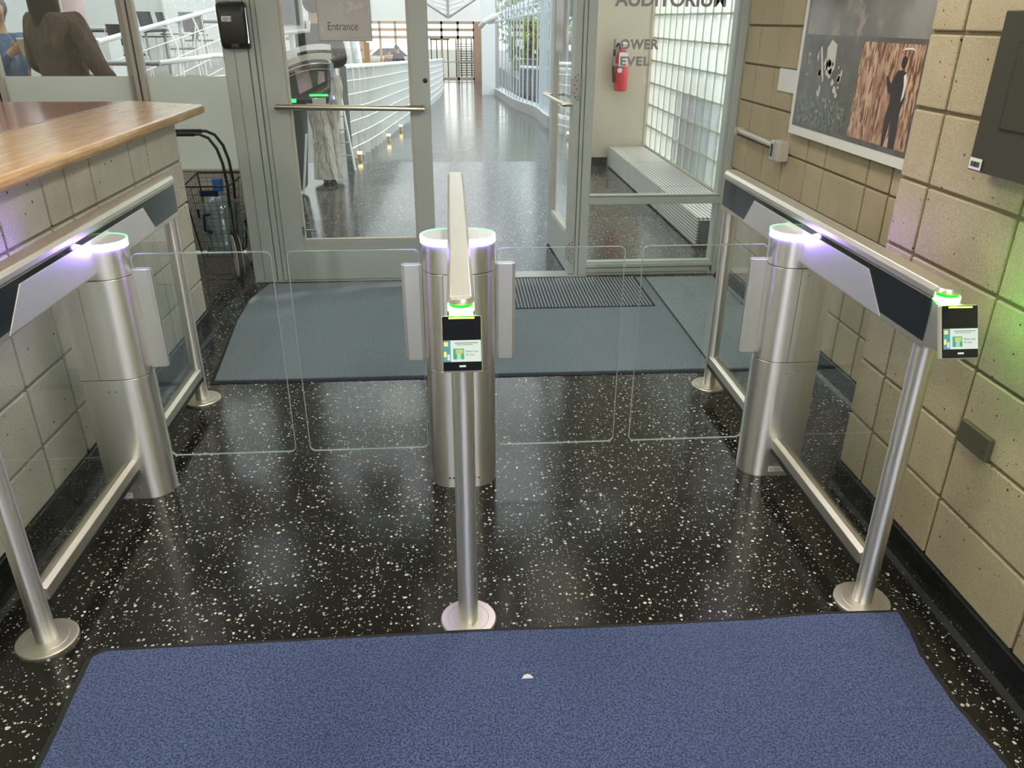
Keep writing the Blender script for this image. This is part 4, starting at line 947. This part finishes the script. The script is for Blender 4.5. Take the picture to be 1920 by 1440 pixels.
# ------------------------------------------------------------------ black kiosk, ladder and pipes behind the left door
t = thing('kiosk', 'black kiosk with curved silver bands and green lights behind the left glass door', 'kiosk', (-1.47, 6.6, 0))
m = MB(); m.prism([(-1.70, .93), (-1.23, .90), (-1.20, 1.02), (-1.18, 1.30), (-1.30, 1.35), (-1.70, 1.28)], 'y', 6.45, 6.75); m.build('body', 'black_glass', t, bevel=.03, smooth=True)
def band(z, mat, h=.03, y=6.43, name='curved_band'):
    m = MB(); n = 12; vs = []; fs = []
    for k in range(n+1):
        f = k/n; x = -1.72+.56*f; dz = -.14*(1-f)**2*1.0+.02*math.sin(f*PI); yy = y-.05*math.sin(f*PI)
        vs += [(x, yy, z+dz), (x, yy, z+dz+h), (x, yy+.03, z+dz), (x, yy+.03, z+dz+h)]
    for k in range(n): a = 4*k; b = a+4; fs += [(a, b, b+1, a+1), (a+2, a+3, b+3, b+2), (a+1, b+1, b+3, a+3), (a, a+2, b+2, b)]
    m.add(vs, fs); return m.build(name, mat, t, smooth=True)
band(1.40, 'white_steel', .05); band(1.315, 'frame_warm', .055); band(1.275, 'chrome', .010); band(1.225, 'chrome', .006)
m = MB(); m.prism([(-1.50, 1.00), (-1.52, 1.22), (-1.24, 1.21), (-1.24, 1.12)], 'y', 6.425, 6.435); m.build('pink_panel', 'pink_paper', t)
m = MB(); m.prism([(-1.38, 1.22), (-1.30, 1.22), (-1.32, 1.05), (-1.36, 1.04)], 'y', 6.41, 6.424); m.build('dark_arm', 'black_plastic', t)
m = MB(); m.box(-1.40, -1.225, 6.40, 6.43, .985, .998); m.box(-1.60, -1.54, 6.40, 6.43, .925, .955); m.build('green_light', 'led_green_soft', t)
m = MB(); m.box(-1.38, -1.25, 6.41, 6.44, .90, .965); m.build('metal_plate', 'steel_beam', t)
m = MB(); m.prism([(-1.70, .95), (-1.48, .93), (-1.50, .62), (-1.56, .05), (-1.64, .02)], 'y', 6.5, 6.72); m.build('draped_stand', 'bin_green', t, bevel=.03, smooth=True)
m = MB(); m.tube([(-1.48, 6.46, .62), (-1.57, 6.46, .02)], .012, 8); m.build('leg', 'white_steel', t)
m = MB(); m.box(-1.70, -1.42, 6.60, 6.64, 1.56, 2.1); m.build('screen_housing', 'white_paint', t, bevel=.01)
m = MB(); m.box(-1.70, -1.455, 6.592, 6.5985, 1.62, 2.08); m.build('screen', 'black_glass', t)
m = MB(); m.tube([(-1.68, 6.58, 1.54), (-1.38, 6.58, 1.57), (-1.37, 6.58, 1.66)], .022, 8); m.tube([(-1.55, 6.62, 1.30), (-1.55, 6.62, 1.6)], .03, 8); m.build('arm', 'white_steel', t, smooth=True)
t = thing('step_ladder', 'white step ladder with thin dark rungs beside the lobby railing', 'ladder', (-1.3, 7.9, 0))
a, b = (Vector((-1.40, 7.9, 1.40)), Vector((-1.12, 8.1, 0))); a2, b2 = (Vector((-1.24, 7.9, 1.50)), Vector((-1.30, 8.25, 0)))
m = MB(); m.tube([(-1.36, 7.9, 1.42), (-1.20, 7.95, .0)], .014, 8); m.tube([(-1.55, 7.9, 1.35), (-1.50, 7.95, .0)], .014, 8); m.build('side_rail', 'white_steel', t)
for k in range(8):
    z = .18+.15*k; f = 1-z/1.42; m = MB(); m.tube([(-1.545+.04*f, 7.92, z), (-1.36+.16*f, 7.92, z)], .008, 6); m.build('rung', 'grey_steel', t)
t = thing('pipe_bundle', 'cluster of leaning thick white pipes behind the lobby railing', 'pipes', (-1.7, 12.6, -.17))
for x0, x1, r in ((-2.02, -1.92, .07), (-1.84, -1.76, .05), (-1.70, -1.60, .065), (-1.54, -1.46, .065)):
    m = MB(); m.tube([(x0-.25, 12.9, 3.2), (x1, 12.6, zr(12.6))], r, 14); m.build('pipe', 'white_paint', t, smooth=True)
o = MB().box(-4.6, -3.55, 36, 36.2, zr(36), .70).build('notice_wall', 'orange_wood'); o.name = 'wall_partition'; struct(o)

# ------------------------------------------------------------------ steelwork hanging in the lobby
t = thing('louvred_canopy', 'white louvred steel canopy pointing down above the far entrance', 'canopy', (-.04, 36, 2))
ax, az = -.03, 1.70
m = MB(); m.prism([(ax-.05, az-.04), (ax+.05, az-.04), (ax+.05, az+2.6), (ax-.05, az+2.6)], 'y', 35.9, 36.1); m.build('centre_beam', 'grey_steel', t)
for s in (-1, 1):
    m = MB(); m.tube([(ax, 36.0, az), (ax+s*1.9, 36.4, az+1.15)], .05, 6); m.build('edge_beam', 'grey_steel', t)
    for k in range(12):
        m = MB(); z = az+.12+.18*k; m.tube([(ax, 36, z), (ax+s*min(1.9, 1.75*(.25+.08*k)), 36.2, z+.55*min(1, .25+.08*k)*1.0)], .035, 5); m.build('louvre', 'white_steel', t)
t = thing('roof_truss', 'white tubular roof truss slanting up above the curtain wall', 'truss', (1.1, 25, 1.5))
A = Vector((1.02, 25.6, 1.46)); Bv = Vector((3.4, 17.5, 3.0)); D = Vector((-.0, 0, .5))
m = MB(); m.tube([A, Vector((1.12, 25, 1.60)), Vector((2.5, 24.6, 2.15)), Vector((3.6, 24.2, 2.8))], .085, 10); m.build('lower_chord', 'white_steel', t, smooth=True)
m = MB(); m.tube([(1.25, 25.2, 1.55), (2.9, 23, 1.9)], .04, 8); m.tube([(1.3, 25.2, 1.75), (2.9, 23, 2.15)], .04, 8); m.build('upper_chord', 'white_steel', t)
m = MB(); n = 10
for k in range(n):
    f0, f1 = k/n, (k+.5)/n; p = lambda f, z0_, z1_: (1.25+1.65*f, 25.2-2.2*f, z0_+(z1_-z0_)*f)
    m.tube([p(f0, 1.55, 1.9), p(f1, 1.75, 2.15), p((k+1)/n, 1.55, 1.9)], .03, 6)
m.build('zigzag_web', 'white_steel', t)

# ------------------------------------------------------------------ outdoors
m = MB(); m.prism([(3.0, -.05), (8.5, -.05), (90, zr(45)), (90, -4), (3, -4)], 'x', 2.56, 60); m.prism([(43.7, zr(43.6)), (90, zr(43.6)), (90, -4), (43.7, -4)], 'x', -30, 2.56); m.prism([(-30, -.02), (-6.01, -.02), (-6.01, -.5), (-30, -.5)], 'x', -15, 15); o = m.build('ground', 'outdoor_ground'); struct(o)
t = thing('outdoor_fence', 'dark railing with wide balusters outside the curved curtain wall', 'fence', (2.6, 18, -.4))
m = MB(); a = Vector((2.05, 22.5, -.60)); b = Vector((5.2, 14.2, -.30)); n = 30
m.tube([a+Vector((0, 0, 1.0)), b+Vector((0, 0, .95))], .045, 8); m.build('top_rail', 'white_steel', t)
for k in range(n+1): p = a.lerp(b, k/n); MB().box(p.x-.05, p.x+.05, p.y-.03, p.y+.03, p.z, p.z+.95).build('baluster', 'outdoor_wall', t)
tag(MB().box(3.2, 12, 24, 24.4, -.8, .75).build('planter_wall', 'outdoor_wall'), 'low grey wall outside the curtain wall', 'wall')
tag(MB().box(5.6, 9.5, 33, 37, -1.2, 2.6).build('garden_kiosk', 'frame_warm'), 'pale building outside behind the low grey wall', 'building')
def tree(label, x, y, z, h, r, mat, n=900):
    t = thing('tree', label, 'tree', (x, y, z), 'trees outside the curtain wall'); m = MB(); m.tube([(x, y, z), (x+.1, y, z+h*.5), (x, y, z+h*.8)], [.14, .11, .05], 8); m.build('trunk', 'cabinet_dark', t)
    m = MB()
    for k in range(n):
        d = Vector((random.gauss(0, 1), random.gauss(0, 1), random.gauss(0, .8))).normalized()*r*random.uniform(.35, 1.0); c = Vector((x, y, z+h*.72))+d
        a = Vector((random.gauss(0, 1), random.gauss(0, 1), random.gauss(0, 1))).normalized(); b_ = a.orthogonal().normalized(); s = random.uniform(.10, .22)
        m.add([c-a*s, c-b_*s*.5, c+a*s, c+b_*s*.5], [(0, 1, 2, 3)])
    m.build('foliage', mat, t)
random.seed(5)
tree('sunlit yellow green tree outside, nearest the open right door', 6.2, 19, -.5, 4.2, 1.7, 'foliage'); tree('dark green tree outside behind the low grey wall', 5.0, 28, -.9, 5.5, 2.4, 'foliage_dark'); tree('tall yellow green tree outside at the far end of the curtain wall', 3.4, 34, -1.1, 4.0, 1.6, 'foliage', 700)
tree('broad green tree outside behind the tall one, far end of the curtain wall', 4.6, 46, -1.6, 7.0, 3.4, 'foliage_dark', 1400)
tree('wide yellow green tree outside, farthest to the right', 13.5, 30, -1.0, 6.0, 2.8, 'foliage', 1400)
tree('dark tree outside between the pale building and the fence', 4.0, 21, -.6, 4.2, 1.1, 'foliage_dark', 700)
m = MB()
for k in range(2600):
    c = Vector((random.uniform(2.8, 16), random.uniform(37.6, 38.6), random.uniform(-1.2, 1.4))); a = Vector((random.gauss(0, 1), random.gauss(0, 1), random.gauss(0, 1))).normalized(); b_ = a.orthogonal().normalized(); q = random.uniform(.15, .3)
    m.add([c-a*q, c-b_*q*.6, c+a*q, c+b_*q*.6], [(0, 1, 2, 3)])
o = m.build('hedge', 'foliage'); tag(o, 'long yellow green hedge far outside the curtain wall', 'hedge')
tag(MB().box(2.75, 3.3, 5.5, 6.9, -.05, 1.25).build('covered_equipment', 'blue_cover', bevel=.08, seg=3), 'blue shape showing through the glass blocks', 'equipment')
tag(MB().box(3.0, 3.3, 9.0, 9.3, -.05, .95).build('orange_sign_post', 'orange_plastic'), 'orange post seen low through the glass of the open door', 'post')
t = thing('parked_car', 'white car parked outside the far left doors', 'car', (-3.6, 50, -1.4))
m = MB(); m.prism([(-5.6, -1.15), (-5.6, -.55), (-4.9, -.35), (-4.3, .10), (-3.0, .12), (-2.3, -.42), (-1.4, -.60), (-1.3, -1.15)], 'y', 49.2, 51.0); m.build('body', 'car_white', t, bevel=.12, smooth=True, seg=3)
m = MB(); m.prism([(-4.7, -.36), (-4.2, .03), (-3.05, .04), (-2.5, -.40)], 'y', 49.18, 51.02); m.build('side_windows', 'black_glass', t)
for x in (-4.8, -2.2):
    for y in (49.25, 50.95): m = MB(); m.lathe((x, y, -1.1), [(.32, -.1), (.32, .1)], 20, 'y'); m.build('wheel', 'dark_rubber', t)

# give single-mesh things their own origin at their base
for o in list(COL.objects):
    if o.type == 'MESH' and o.parent is None and not o.children and 'kind' not in o and o.data.vertices:
        c = [v.co for v in o.data.vertices]; mn = Vector([min(v[i] for v in c) for i in range(3)]); mxv = Vector([max(v[i] for v in c) for i in range(3)])
        p = Vector(((mn.x+mxv.x)/2, (mn.y+mxv.y)/2, mn.z)); o.data.transform(Matrix.Translation(-p)); o.location = p
